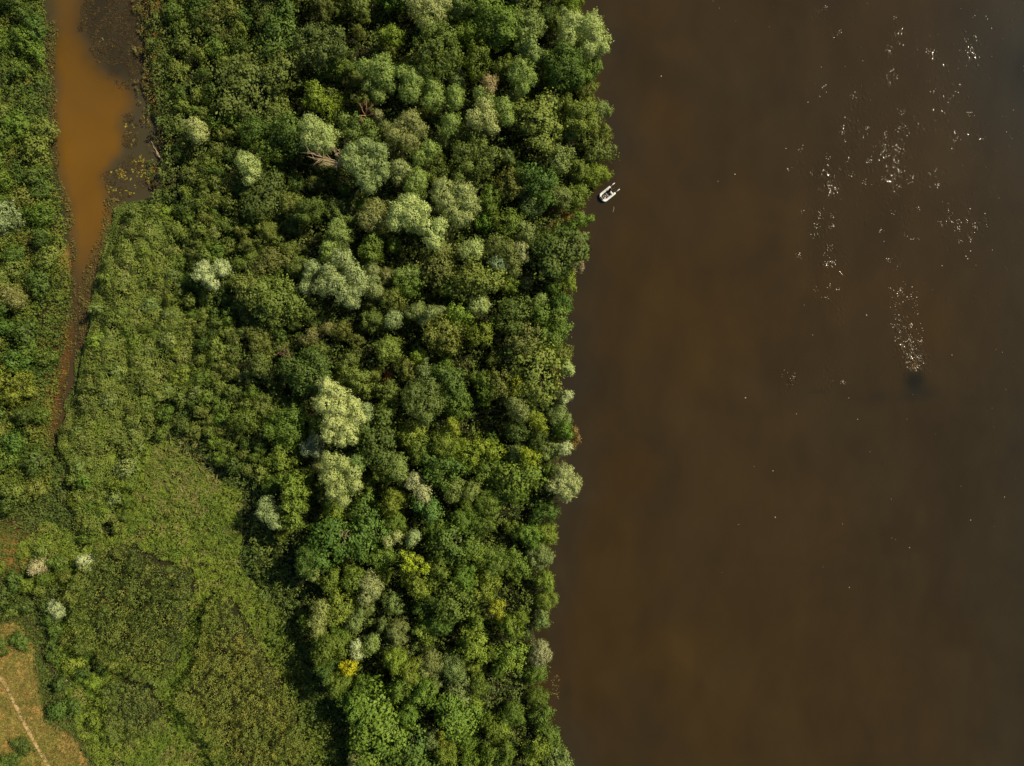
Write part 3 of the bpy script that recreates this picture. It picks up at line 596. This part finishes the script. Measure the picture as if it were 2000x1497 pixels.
# shrubs: western fringe, left strip, meadow edge
ZS = [([(335, -40), (480, -40), (560, 200), (560, 700), (540, 930), (470, 930), (420, 880), (410, 600), (380, 480), (345, 380), (345, 200)], 110, (14, 24), [0, 1, 3, 6, 3], 3.4, 'the wood fringe'),
      ([(-60, -40), (70, -40), (70, 150), (84, 250), (92, 400), (95, 600), (80, 800), (70, 1000), (-60, 1040)], 62, (18, 30), [0, 7, 1, 3, 4, 0, 1], 3.6, 'left'),
      ([(-60, 1080), (90, 1060), (145, 1130), (160, 1250), (210, 1300), (215, 1420), (150, 1420), (100, 1380), (95, 1290), (70, 1215), (-60, 1180)], 34, (13, 22), [4, 0, 1, 2, 3], 3.0, 'm'),
      ([(-40, 1240), (40, 1236), (44, 1290), (-40, 1300)], 4, (16, 22), [4, 1], 2.4, 'm2'),
      ([(20, 1440), (60, 1470), (20, 1530), (-40, 1500)], 4, (12, 20), [4, 1], 1.6, 'm3'),
      (T0, 74, (12, 20), [0, 3, 6, 2, 5], 3.6, 'scrub'),
      ([(345, 390), (420, 420), (440, 700), (420, 860), (350, 840), (395, 740), (385, 640), (350, 580), (366, 500)], 26, (13, 20), [0, 3, 1, 6], 3.2, 'gap'),
      ([(180, 830), (265, 880), (240, 1040), (170, 1060), (130, 960)], 16, (13, 20), [3, 0, 2], 2.6, 'n'),
      ([(410, 850), (480, 880), (470, 910), (420, 900)], 4, (14, 20), [3, 0], 3.2, 'o')]
ns = 0
for poly, nmax, (ra, rb), opts, hh, _z in ZS:
    c0 = 0; pp = np.clip(np.array(poly), -60, 2100)
    for it in range(3500):
        if c0 >= nmax: break
        px = pp[:, 0].min() + np.ptp(pp[:, 0]) * rng.random(); py = pp[:, 1].min() + np.ptp(pp[:, 1]) * rng.random()
        r = ra + (rb - ra) * rng.random()
        if not pip(poly, np.array([px]), np.array([py]))[0] or not free(px, py, r, .66): continue
        c = BCOL[opts[rng.integers(len(opts))]]
        place(px, py, r, hh * (.75 + .5 * rng.random()), c[0], c[1], PS, 1.6, 2.8, 'shrub', 'shrub', 'shrub', 'shrubs around the wood', 'large' if r > 22 else 'small')
        c0 += 1; ns += 1
print('shrubs', ns)

# ------------------------------------------------------------------ uncountable ground cover
WOB = 7
def rag(poly):
    """subdivide an outline and push it in and out so that a patch has a ragged rim"""
    out = []
    for (x0, y0), (x1, y1) in zip(poly, list(poly[1:]) + [poly[0]]):
        n = max(int(math.hypot(x1 - x0, y1 - y0) / 12), 1)
        for k in range(n):
            f = k / n; out.append((x0 + (x1 - x0) * f + 8 * (rng.random() - .5), y0 + (y1 - y0) * f + 8 * (rng.random() - .5)))
    return out
def scatter(name, polys, dens, leafL, leafW, hfun, colfun, label, cat, bias=.7, along=0., depth=.6, clump=0, avoid=None, kind_rag=False, mesh_z=None):
    polys = [rag(p) for p in polys] if kind_rag else polys
    P0 = np.concatenate([np.array(p, float) for p in polys]); x0, y0 = np.maximum(P0.min(0), (-330, -250)); x1, y1 = np.minimum(P0.max(0), (2300, 1780))
    n = int((x1 - x0) * (y1 - y0) * S * S * dens)
    if clump:
        nc = max(n // clump, 1); X = np.repeat(x0 + (x1 - x0) * rng.random(nc), clump); Y = np.repeat(y0 + (y1 - y0) * rng.random(nc), clump)
        st = np.repeat(rng.random(nc), clump); dx = rng.normal(size=len(X)); dy = rng.normal(size=len(X))
        sp = .22 / S; X = X + dx * sp; Y = Y + dy * sp
    else:
        X = x0 + (x1 - x0) * rng.random(n); Y = y0 + (y1 - y0) * rng.random(n); st = rng.random(n)
    ok = np.zeros(len(X), bool)
    wob = WOB * (fnoise(X, Y, 30) - .5) * 2
    for p in polys: ok |= pip(p, X + wob, Y + wob)
    if avoid is not None: ok &= ~avoid(X, Y)
    X, Y, st = X[ok], Y[ok], st[ok]; h = hfun(X, Y)
    g0 = np.maximum(zg(X, Y), 0.0) if mesh_z is None else mesh_z
    Z = g0 + h - depth * rng.random(len(X)) ** 2 * np.maximum(h, .2)
    C = np.stack([(X - CX) * S, (CY - Y) * S, Z], 1)
    e = 1.5; gxh = (hfun(X + e, Y) - hfun(X - e, Y)) / (2 * e * S); gyh = -(hfun(X, Y + e) - hfun(X, Y - e)) / (2 * e * S)
    Nn = np.stack([-gxh, -gyh, np.full(len(C), 1.2)], 1) if mesh_z is None else np.tile([0, 0, 1.0], (len(C), 1))
    Nn = unit(Nn) + .3 * rng.normal(size=(len(C), 3))
    s = .7 + .6 * rng.random(len(C))
    V, F, SN = leaf_quads(C, unit(Nn), leafL * s, leafW * s, bias, along)
    c = colfun(X, Y); T = .5 * st + .5 * rng.random(len(C))
    me = mesh_np(name, V, F, [M_cover], {'tone': ('FLOAT', 'FACE', T), 'tint': ('FLOAT_COLOR', 'FACE', np.concatenate([c, np.ones((len(c), 1))], 1))}, normals=SN)
    print(name, len(C))
    return tag(link(bpy.data.objects.new(name, me)), label, cat, None, 'stuff')
_ca = rng.random((20000, 2))
def lumps(X, Y, cell):
    """rounded bumps, one per jittered cell, in 0..1"""
    i = np.floor(X / cell).astype(int); j = np.floor(Y / cell).astype(int); best = np.full(X.shape, 9.)
    for a in (-1, 0, 1):
        for b in (-1, 0, 1):
            q = ((i + a) * 7349 + (j + b) * 9151) % 20000
            d = np.hypot(X / cell - (i + a) - _ca[q, 0], Y / cell - (j + b) - _ca[q, 1]); best = np.minimum(best, d)
    return np.clip(1 - best * best, 0, 1)
def edge_fall(mask, n=2):
    b = blur(mask, n, 2); return lambda X, Y: np.clip(sample(b, X, Y) * 2.4 - .7, .22, 1)
def pal(a, b, c, sc):
    a, b, c = map(np.array, (a, b, c))
    def f(X, Y):
        n = fnoise(X + 500, Y, sc); k = mix(a, b, np.clip((n - .25) * 3, 0, 1)); return mix(k, c, np.clip((fnoise(X, Y + 900, sc * .45) - .58) * 5, 0, 1))
    return f
def thicket(name, poly, h, colf, label, dens=88, cell=11):
    ef = edge_fall(Rm(poly), 1)
    bC = blur(mC, 8, 2)
    hf = lambda X, Y: (1 - .85 * np.clip(sample(bC, X, Y) * 3.2, 0, 1)) * h * ef(X, Y) * (.20 + .40 * lumps(X, Y, cell) + .45 * lumps(X + 50, Y, cell * 2.5)) * (.7 + .6 * fnoise(X, Y, 44))
    return scatter(name, [poly], dens, .25, .14, hf, (lambda X, Y: colf(X, Y) * np.array([1.12, 1.18, 1.0])), label, 'thicket', 1.2, .1, .22, 7, None, True)
OL = pal((.155, .175, .036), (.115, .145, .030), (.22, .22, .045), 34)
WOB = 22
thicket('thicket', T0, 3.3, pal((.145, .185, .036), (.19, .22, .046), (.25, .26, .08), 34), 'dense low green scrub filling the bank right of the orange backwater', cell=24)
WOB = 7
thicket('thicket', T1, 5.2, OL, 'even olive thicket block above the crossing of dark gaps in the lower left', cell=13)
thicket('thicket', T2, 5.0, pal((.145, .175, .033), (.18, .19, .04), (.25, .23, .045), 40), 'long olive thicket running down to the bottom edge beside the wood', cell=14)
thicket('thicket', T3, 4.6, pal((.11, .14, .034), (.14, .16, .04), (.2, .21, .05), 40), 'small square olive thicket beside the lower left shrubs', cell=14)

# undergrowth under and between the trees
wood = [(330, -330), (1200, -330), (1230, 100), (1230, 330), (1180, 520), (1160, 900), (1120, 1100), (1110, 1480), (1150, 1780), (560, 1780), (560, 1300), (500, 1100), (500, 960), (400, 880), (400, 600), (345, 400), (300, 395), (335, 300), (300, 100)]
blk = blur(mR | mC, 1, 2)
wet = lambda X, Y: (sample(blk, X, Y) > .35)
scatter('undergrowth', [wood], 24, .38, .24, lambda X, Y: .4 + 3.6 * fnoise(X, Y, 34) * lumps(X, Y, 20), pal((.095, .14, .024), (.14, .18, .032), (.11, .165, .04), 50), 'dark green undergrowth on the floor of the wood', 'undergrowth', 1.0, 0, .4, 6, wet)
scatter('undergrowth', [LEFTBANK], 40, .34, .18, lambda X, Y: .4 + 1.3 * fnoise(X, Y, 25), pal((.09, .15, .026), (.17, .22, .03), (.20, .20, .035), 40), 'bright yellow green herbs on the left bank of the backwater', 'undergrowth', .7, .1, .6, 6, wet)
RBANK = [(300, 385), (282, 340), (298, 300), (280, 230), (262, 150), (258, -330), (345, -330), (345, 240), (350, 400), (322, 392), (318, 385)]
scatter('marsh_weeds', [RBANK], 45, .36, .14, lambda X, Y: .2 + .9 * fnoise(X, Y, 22), pal((.17, .12, .035), (.13, .15, .03), (.26, .14, .03), 30), 'brown and rusty weeds between the backwater and the wood', 'weeds', .6, .3, .6, 5, lambda X, Y: (fnoise(X, Y, 16) < .52) & (X < 316) & (sample(mC.astype(float), X, Y) > .5))
mud = [(100, 560), (190, 470), (225, 400), (235, 440), (200, 540), (190, 640), (165, 760), (125, 880), (112, 900), (80, 880), (85, 760), (120, 690), (138, 620), (128, 480), (110, 380), (140, 400), (152, 620), (172, 620), (190, 510)]
EDGEW = [[(96, 600), (150, 600), (150, 650), (130, 760), (108, 860), (70, 880), (70, 760)], [(156, 560), (174, 505), (200, 440), (204, 385), (246, 392), (250, 440), (208, 560), (198, 660), (172, 760), (128, 870), (110, 860), (146, 740), (152, 660)], [(88, 40), (112, 40), (108, 150), (113, 240), (120, 350), (142, 400), (150, 500), (152, 600), (130, 600), (126, 420), (104, 350), (96, 200)]]
scatter('marsh_weeds', EDGEW, 34, .28, .13, lambda X, Y: .10 + .5 * fnoise(X, Y, 15), pal((.10, .07, .025), (.15, .15, .04), (.30, .22, .05), 18), 'brown and yellowish weeds edging the narrow muddy end of the backwater', 'weeds', .8, .1, .7, 4, lambda X, Y: fnoise(X, Y, 14) < np.where(Y > 540, .18, .34))
WEED = [[(172, -40), (285, -40), (280, 120), (262, 190), (248, 185), (205, 150), (175, 100), (150, 62)], [(238, 228), (262, 222), (272, 260), (262, 300), (240, 285)], [(200, 345), (225, 325), (258, 300), (282, 320), (286, 360), (240, 392), (215, 400)]]
scatter('water_weeds', WEED, 30, .26, .16, lambda X, Y: .02 + 0 * X, pal((.045, .028, .014), (.07, .045, .016), (.13, .09, .02), 12), 'dark brown water weeds floating in the murky side of the backwater', 'weeds', 6, 0, 0, 5, lambda X, Y: fnoise(X, Y, 34) < .44 - .03 * (Y > 220), mesh_z=.015)
LILY = [[(205, 345), (240, 320), (285, 305), (290, 350), (245, 385), (215, 385)], [(200, 60), (215, 60), (210, 80), (196, 85)], [(240, 240), (262, 240), (262, 290), (245, 285)]]
scatter('floating_leaves', LILY, 6, .36, .3, lambda X, Y: .03 + 0 * X, pal((.26, .15, .03), (.26, .24, .03), (.40, .32, .04), 10), 'yellow and orange leaves floating on the backwater weeds', 'leaves', 8, 0, 0, 3, lambda X, Y: fnoise(X, Y, 16) < .5, mesh_z=.02)

# grass
gpal = pal((.145, .225, .028), (.225, .29, .038), (.27, .27, .07), 46)
bT = blur(mT, 3, 2)
inT = lambda X, Y: sample(bT, X, Y) > .97 - .25 * vnoise(X, Y, 12)
scatter('tall_grass', [GRASS], 60, .62, .10, lambda X, Y: .3 + 1.0 * fnoise(X, Y, 16) * (.4 + .6 * lumps(X, Y, 14)), gpal, 'bright green tall grass between the thickets and the wood', 'grass', .5, .35, .7, 6, lambda X, Y: inT(X, Y))
SEDGE = [(330, 840), (400, 860), (440, 940), (400, 1010), (320, 1000), (290, 920)]
scatter('dry_sedge', [SEDGE], 10, .9, .09, lambda X, Y: .9 + .4 * fnoise(X, Y, 20), pal((.30, .27, .10), (.22, .24, .06), (.38, .30, .12), 30), 'yellowish dry sedge blades among the green grass', 'sedge', .5, .2, .5, 4)
dpal = lambda X, Y: pal((.36, .265, .08), (.25, .225, .055), (.46, .29, .095), 38)(X, Y) * (.7 + .6 * vnoise(X, Y, 5))[:, None]
onpath = lambda X, Y: np.min(np.hypot(X[:, None] - cxs[None, ::3], Y[:, None] - cys[None, ::3]), 1) < 2.6 + 2 * (fnoise(X, Y, 8) > .5)
scatter('meadow_grass', [MEADOW], 95, .42, .09, lambda X, Y: .05 + .28 * fnoise(X, Y, 16), dpal, 'dry orange and olive meadow grass around the footpath', 'grass', .6, .3, .8, 6, onpath)
scatter('meadow_grass', [[(-60, 1050), (45, 1058), (45, 1082), (-60, 1100)]], 50, .4, .08, lambda X, Y: .3 + 0 * X, pal((.4, .24, .06), (.3, .2, .05), (.45, .28, .08), 20), 'patch of dry orange grass at the left edge of the photo', 'grass', .6, .3, .8, 6)
HERB = [(-400, 860), (112, 860), (150, 720), (235, 395), (345, 388), (420, 560), (470, 850), (600, 1200), (720, 1500), (720, 1800), (-400, 1800)]
scatter('low_herbs', [HERB], 34, .40, .17, lambda X, Y: .15 + .7 * fnoise(X, Y, 22), pal((.09, .14, .025), (.12, .16, .03), (.15, .17, .04), 50), 'low green herbs filling the gaps between thickets, shrubs and grass', 'herbs', .8, .2, .7, 5, lambda X, Y: inT(X, Y) | (pip(GRASS, X, Y) & (fnoise(X, Y, 30) > .4)) | pip(MEADOW, X, Y))
EDGEL = [(1076, 1318), (1092, 1318), (1096, 1370), (1084, 1374), (1078, 1340)]
scatter('floating_leaves', [EDGEL], 12, .22, .14, lambda X, Y: .02 + 0 * X, pal((.14, .10, .04), (.22, .17, .07), (.3, .2, .08), 8), 'thin strip of brown leaves drifting in the river by the lower bank', 'leaves', 8, 0, 0, 2, lambda X, Y: fnoise(X, Y, 10) < .45, mesh_z=.01)

# pale flecks added as painted sun glints, in loose trails on the river
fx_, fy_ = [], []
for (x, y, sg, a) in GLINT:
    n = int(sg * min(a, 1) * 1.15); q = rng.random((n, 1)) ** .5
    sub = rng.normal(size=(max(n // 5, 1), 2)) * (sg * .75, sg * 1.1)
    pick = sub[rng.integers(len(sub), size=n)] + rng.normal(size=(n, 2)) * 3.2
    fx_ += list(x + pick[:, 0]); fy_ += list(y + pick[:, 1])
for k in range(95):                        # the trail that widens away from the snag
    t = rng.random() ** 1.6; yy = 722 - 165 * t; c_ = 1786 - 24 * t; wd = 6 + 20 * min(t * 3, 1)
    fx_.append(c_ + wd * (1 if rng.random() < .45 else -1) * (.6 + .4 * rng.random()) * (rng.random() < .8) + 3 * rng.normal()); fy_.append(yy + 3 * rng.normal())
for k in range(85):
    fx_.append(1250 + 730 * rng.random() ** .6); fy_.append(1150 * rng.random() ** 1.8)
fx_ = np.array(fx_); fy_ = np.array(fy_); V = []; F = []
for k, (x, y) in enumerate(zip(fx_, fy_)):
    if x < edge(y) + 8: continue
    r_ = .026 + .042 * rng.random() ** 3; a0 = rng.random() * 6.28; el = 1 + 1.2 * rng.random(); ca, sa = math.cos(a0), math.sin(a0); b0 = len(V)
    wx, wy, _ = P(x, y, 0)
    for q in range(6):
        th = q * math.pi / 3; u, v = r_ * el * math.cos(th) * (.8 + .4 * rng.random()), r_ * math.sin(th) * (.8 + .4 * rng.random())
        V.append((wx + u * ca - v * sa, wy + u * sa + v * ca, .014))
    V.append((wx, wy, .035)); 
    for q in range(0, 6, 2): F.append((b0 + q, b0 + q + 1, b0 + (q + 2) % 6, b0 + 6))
M_glint = solid('glint_white', (.62, .55, .44), .6, noise=.1)
tag(link(bpy.data.objects.new('foam_flecks', mesh_np('foam_flecks', V, F, [M_glint], smooth=True))), 'tiny pale flecks added as sun glints in clusters and trail, right side of river', 'glints', None, 'stuff')  # foam_flecks are painted sun glints, not foam

# ------------------------------------------------------------------ bare wood
def bare(name, base, tips, r0, label, cat, twigs=5, mat=M_dead, seed=1):
    g = np.random.default_rng(seed); parts = []; b = np.array(base, float)
    for tp in tips:
        t = np.array(tp, float); m1 = b + (t - b) * .35 + g.normal(size=3) * .18; m2 = b + (t - b) * .7 + g.normal(size=3) * .2
        parts.append(tube([b, m1, m2, t], [r0, r0 * .7, r0 * .45, .02], 6))
        for k in range(twigs):
            f = .3 + .65 * g.random(); s = b + (t - b) * f; L = np.linalg.norm(t - b) * (.18 + .2 * g.random())
            d = unit(unit(t - b) + .8 * g.normal(size=3)); d[2] *= .5
            parts.append(tube([s, s + d * L * .5 + g.normal(size=3) * .05, s + d * L], [r0 * .35, r0 * .22, .015], 4))
    V, F = merge(parts); V = V - b
    o = bpy.data.objects.new(name, mesh_np(name, V, F, [mat], smooth=True)); o.location = b
    return tag(link(o), label, cat)
Q = lambda x, y, z: P(x, y, z)
bare('bare_tree', Q(674, 323, 8.6), [Q(648, 286, 10.2), Q(622, 322, 10.0), Q(606, 308, 10.2), Q(660, 292, 10.4), Q(640, 322, 9.8), Q(600, 296, 10.0), Q(655, 300, 10.2)], .13, 'leafless tree with long pale branches below the cream willow', 'bare tree', 11, seed=3)
bare('dead_shrub', Q(714, 226, 8.6), [Q(702, 202, 9.8), Q(716, 196, 10.), Q(728, 206, 9.8), Q(706, 238, 9.5), Q(730, 222, 9.5)], .09, 'leafless orange brown shrub below the double domed willow', 'dead shrub', 7, solid('rusty_wood', (.34, .16, .10), .85), 4)
bare('dead_shrub', Q(578, 706, 7.4), [Q(540, 688, 8.3), Q(553, 682, 8.4), Q(548, 702, 8.0)], .07, 'bare reddish twigs left of the yellow green round tree', 'dead shrub', 6, solid('red_twigs', (.27, .16, .11), .85), 5)
bare('dead_shrub', Q(668, 1048, 8.2), [Q(664, 1034, 9.2), Q(682, 1048, 9.2), Q(672, 1064, 9.0), Q(684, 1036, 9.0)], .07, 'small tangle of pale bare twigs left of the parted tan bush', 'dead shrub', 5, seed=6)
bare('fallen_branch', Q(314, 311, .35), [Q(296, 276, .25), Q(303, 290, .7)], .09, 'pale fallen branch lying on the right margin of the backwater', 'fallen branch', 5, seed=7)
bare('fallen_branch', Q(352, 372, .8), [Q(338, 345, 1.2), Q(330, 350, 1.3)], .06, 'thin fallen branch at the wood edge beside the dark pool', 'fallen branch', 3, seed=8)
M_snag = solid('wet_snag', (.16, .09, .035), .5)
bare('sunken_snag', Q(1786, 726, -.25), [Q(1784, 704, .30), Q(1793, 710, .2), Q(1777, 712, .16), Q(1788, 700, .12)], .13, 'tip of a sunken snag breaking the river surface at the head of the glittering streak', 'snag', 2, M_snag, 9)
V, F = tube([Q(1198.5, 404, .02), Q(1199, 408, .03), Q(1198, 412, .03), Q(1196, 416, .02)], [.02, .035, .035, .015], 6)
tag(link(bpy.data.objects.new('floating_stick', mesh_np('floating_stick', V, F, [solid('pale_reed', (.42, .38, .22), .6)], smooth=True))), 'thin curved pale stick floating below the boat', 'stick')

# ------------------------------------------------------------------ the boat
M_pvc = solid('grey_white_pvc', (.72, .76, .78), .35, noise=.08, nscale=5, spec=.5)
M_bowshade = solid('bow_shade_pvc', (.07, .10, .12), .5)
M_floor = solid('dark_floor', (.055, .045, .055), .8)
M_bench = solid('cream_plywood', (.72, .70, .58), .55, noise=.1)
M_grey = solid('grey_plastic', (.35, .35, .37), .45)
M_black = solid('black_plastic', (.02, .02, .022), .4)
M_alu = solid('oar_metal', (.45, .43, .38), .4, .3)
M_blade = solid('white_blade', (.75, .73, .70), .5, noise=.06)
def box(cx, cy, cz, sx, sy, sz, rot=0, bev=.02):
    """box with chamfered vertical and top edges"""
    b = min(bev, sx * .4, sy * .4, sz * .4); V = []; F = []
    def ring(z, ins):
        hx, hy = sx / 2 - ins, sy / 2 - ins; k = b
        return [(hx, -hy + k), (hx, hy - k), (hx - k, hy), (-hx + k, hy), (-hx, hy - k), (-hx, -hy + k), (-hx + k, -hy), (hx - k, -hy)], z
    zs = [ring(-sz / 2, b * .5), ring(-sz / 2 + b * .5, 0), ring(sz / 2 - b, 0), ring(sz / 2, b * .8)]
    for pts, z in zs:
        for x, y in pts:
            V.append((cx + x * math.cos(rot) - y * math.sin(rot), cy + x * math.sin(rot) + y * math.cos(rot), cz + z))
    for l in range(3):
        for k in range(8): F.append((l * 8 + k, l * 8 + (k + 1) % 8, (l + 1) * 8 + (k + 1) % 8, (l + 1) * 8 + k))
    F += [(7, 6, 5, 4), (7, 4, 3, 0), (0, 3, 2, 1), (24, 25, 26, 27), (24, 27, 28, 31), (28, 29, 30, 31)]
    return np.array(V), np.array(F)
def part(name, geo, mat, parent, label=None, smooth=False):
    o = bpy.data.objects.new(name, mesh_np(name, geo[0], geo[1], [mat], smooth=smooth)); link(o, parent)
    if label: o['label'] = label
    return o
BA = math.radians(180 + 39)                 # the bow points to the lower left
bx, by, _ = P(1185.5, 380.5, 0)
boat = bpy.data.objects.new('inflatable_boat', None); boat.location = (bx, by, 0); boat.rotation_euler = (0, 0, BA); boat.empty_display_size = .5; link(boat)
tag(boat, 'small light grey inflatable boat with shipped oars drifting on the river beside the wood', 'boat')
up = []
hw, r = .70, .22
for x in (-1.28, -1.20, -1.0, -.5, 0, .45, .75): up.append((x, hw, .20))
for a in (70, 50, 30, 10, -10, -30, -50, -70):
    t = math.radians(a); up.append((.75 + .52 * math.cos(t) ** .7, hw * (abs(math.sin(t)) ** .8) * (1 if a > 0 else -1), .20 + .13 * math.cos(t)))
for x in (.75, .45, 0, -.5, -1.0, -1.20, -1.28): up.append((x, -hw, .20))
rad = [.12, .2] + [r] * (len(up) - 4) + [.2, .12]
part('hull_tube', tube(up, rad, 14), M_pvc, boat, smooth=True)
part('floor', box(-.2, 0, .08, 2.0, .92, .05), M_floor, boat)
part('transom', box(-1.12, 0, .26, .06, .96, .36), M_floor, boat)
part('bench', box(-.72, .20, .42, .27, .72, .05), M_bench, boat, 'cream plywood bench near the stern')
part('bench', box(.12, .0, .42, .10, 1.0, .04), M_grey, boat, 'narrow grey bench across the middle')
part('bow_shade', tube([(1.17, -.40, .37), (1.25, -.2, .40), (1.27, 0, .41), (1.25, .2, .40), (1.17, .40, .37)], [.14, .19, .2, .19, .14], 8), M_bowshade, boat, 'dark patch painting shade on the blunt bow', True)  # dark piece added to paint the shaded side of the bow tube
for s in (1, -1):
    rp = [(-.9, s * .66, .42), (-.5, s * .665, .425), (0, s * .665, .425), (.5, s * .66, .43)]
    part('grab_rope', tube(rp, [.018] * 4, 5), M_grey, boat)
    oar = part('oar', tube([(-.15, s * .66, .47), (-1.0, s * .66, .46), (-1.75, s * .68, .40)], [.022, .022, .022], 6), M_alu, boat)
    part('blade', box(-1.98, s * .69, .38, .52, .15, .03), M_blade, oar)
    part('oarlock', box(-.45, s * .64, .43, .12, .08, .06), M_black, boat)
mot = part('outboard_motor', box(-1.36, 0, .62, .34, .22, .26, 0, .06), M_black, boat, 'dark outboard motor on the transom')
part('shaft', box(-1.33, 0, .2, .12, .09, .8), M_grey, mot)
part('tiller', tube([(-1.2, 0, .62), (-.98, .06, .63), (-.84, .1, .62)], [.02, .02, .028], 6), M_grey, mot)
part('bracket', box(-1.18, 0, .42, .12, .2, .2), M_grey, mot)
def in_boat(name, geo, mat, label, cat, smooth=False):
    o = bpy.data.objects.new(name, mesh_np(name, geo[0], geo[1], [mat], smooth=smooth)); o.location = boat.location; o.rotation_euler = boat.rotation_euler
    return tag(link(o), label, cat)
in_boat('duffel_bag', tube([(.66, -.34, .24), (.76, -.22, .27), (.84, -.04, .27), (.86, .06, .25)], [.07, .13, .13, .06], 9), solid('rust_canvas', (.36, .15, .06), .85), 'rust brown bag lying in the bow of the boat', 'bag', True)
in_boat('bait_box', box(.74, .30, .22, .26, .2, .22, .3), solid('cream_plastic', (.8, .76, .6), .5), 'small cream box in the bow corner of the boat', 'box')
in_boat('jacket', tube([(.28, .22, .17), (.42, .12, .2), (.5, -.05, .19), (.46, -.2, .16)], [.08, .15, .14, .07], 8), solid('mauve_cloth', (.30, .24, .26), .9, noise=.5), 'crumpled mauve grey jacket in front of the middle bench', 'jacket', True)
in_boat('water_jug', box(-.62, -.40, .24, .17, .15, .3, .2, .04), solid('white_plastic', (.75, .75, .76), .4), 'small white jug on the boat floor beside the seated person', 'jug')

# the person in the stern, seated on the tube corner with one hand at the tiller
def skinned(name, pts, edges, radii, mat, parent, root=0, sub=1):
    me = bpy.data.meshes.new(name); me.from_pydata(pts, edges, []); me.materials.append(mat)
    o = bpy.data.objects.new(name, me); link(o, parent)
    o.modifiers.new('skin', 'SKIN'); sv = me.skin_vertices[0].data if me.skin_vertices else None
    if sv is None: return o
    for i, r_ in enumerate(radii): sv[i].radius = (r_, r_)
    sv[root].use_root = True
    s = o.modifiers.new('subdivision', 'SUBSURF'); s.levels = sub; s.render_levels = sub + 1
    return o
pp_ = bpy.data.objects.new('person', None); pp_.location = boat.location; pp_.rotation_euler = boat.rotation_euler; link(pp_)
tag(pp_, 'person in dark clothes sitting in the stern of the boat', 'person')
J0 = dict(pelvis=(-.98, .22, .52), waist=(-.98, .21, .68), chest=(-.95, .20, .88), neck=(-.93, .19, 1.05), head=(-.90, .18, 1.17), crown=(-.89, .18, 1.29),
         shl=(-.93, .37, .97), ell=(-.80, .45, .75), wrl=(-.60, .38, .60), shr=(-.95, .02, .97), elr=(-1.02, -.06, .75), wrr=(-.88, .05, .63),
         hil=(-.95, .31, .50), knl=(-.55, .36, .50), anl=(-.50, .34, .16), tol=(-.30, .34, .13), hir=(-.95, .13, .50), knr=(-.56, .10, .50), anr=(-.50, .12, .16), tor=(-.30, .12, .13))
J = {k: (a, -b, c) for k, (a, b, c) in J0.items()}
names = list(J); idx = {k: i for i, k in enumerate(names)}
rd = dict(pelvis=.13, waist=.12, chest=.14, neck=.055, head=.09, crown=.07, shl=.065, ell=.045, wrl=.03, shr=.065, elr=.045, wrr=.03, hil=.085, knl=.06, anl=.04, tol=.035, hir=.085, knr=.06, anr=.04, tor=.035)
E = [('pelvis', 'waist'), ('waist', 'chest'), ('chest', 'neck'), ('neck', 'head'), ('head', 'crown'), ('chest', 'shl'), ('shl', 'ell'), ('ell', 'wrl'), ('chest', 'shr'), ('shr', 'elr'), ('elr', 'wrr'), ('pelvis', 'hil'), ('hil', 'knl'), ('knl', 'anl'), ('anl', 'tol'), ('pelvis', 'hir'), ('hir', 'knr'), ('knr', 'anr'), ('anr', 'tor')]
pts = [J[n] for n in names]; ed = [(idx[a], idx[b]) for a, b in E]; rr = [rd[n] for n in names]
for wn, fw in (('wrl', (1, .2, -.3)), ('wrr', (.8, -.5, -.1))):      # palm, four fingers and a thumb on each wrist
    wv = np.array(J[wn]); f = unit(np.array(fw)); sdv = unit(np.cross(f, (0, 0, 1)))
    pts.append(tuple(wv + f * .07)); rr.append(.026); pi_ = len(pts) - 1; ed.append((idx[wn], pi_))
    for q in range(4):
        a = wv + f * .10 + sdv * (.03 - .02 * q); b = a + f * (.035 + .006 * (q in (1, 2))) + np.array([0, 0, -.02])
        pts += [tuple(a), tuple(b)]; rr += [.009, .008]; ed += [(pi_, len(pts) - 2), (len(pts) - 2, len(pts) - 1)]
    a = wv + f * .05 + sdv * .045; pts += [tuple(a), tuple(a + f * .035)]; rr += [.010, .008]; ed += [(pi_, len(pts) - 2), (len(pts) - 2, len(pts) - 1)]
M_skin = solid('skin', (.45, .22, .14), .55, noise=.08); M_jacket = solid('navy_jacket', (.022, .024, .035), .85); M_trous = solid('dark_red_trousers', (.10, .028, .026), .85); M_hair = solid('hair', (.05, .035, .02), .8)
skinned('body', pts, ed, rr, M_skin, pp_)
def sub_skin(name, keys, edges, grow, mat):
    ii = {k: i for i, k in enumerate(keys)}
    skinned(name, [J[k] for k in keys], [(ii[a], ii[b]) for a, b in edges], [rd[k] + grow for k in keys], mat, pp_)
sub_skin('jacket', ['pelvis', 'waist', 'chest', 'shl', 'ell', 'shr', 'elr', 'wrl', 'wrr'], [('pelvis', 'waist'), ('waist', 'chest'), ('chest', 'shl'), ('shl', 'ell'), ('chest', 'shr'), ('shr', 'elr'), ('ell', 'wrl'), ('elr', 'wrr')], .022, M_jacket)
sub_skin('trousers', ['pelvis', 'hil', 'knl', 'anl', 'hir', 'knr', 'anr'], [('pelvis', 'hil'), ('hil', 'knl'), ('knl', 'anl'), ('pelvis', 'hir'), ('hir', 'knr'), ('knr', 'anr')], .016, M_trous)
skinned('hair', [(-.90, -.18, 1.23), (-.92, -.18, 1.29), (-.95, -.18, 1.21)], [(0, 1), (0, 2)], [.10, .085, .07], M_hair, pp_)
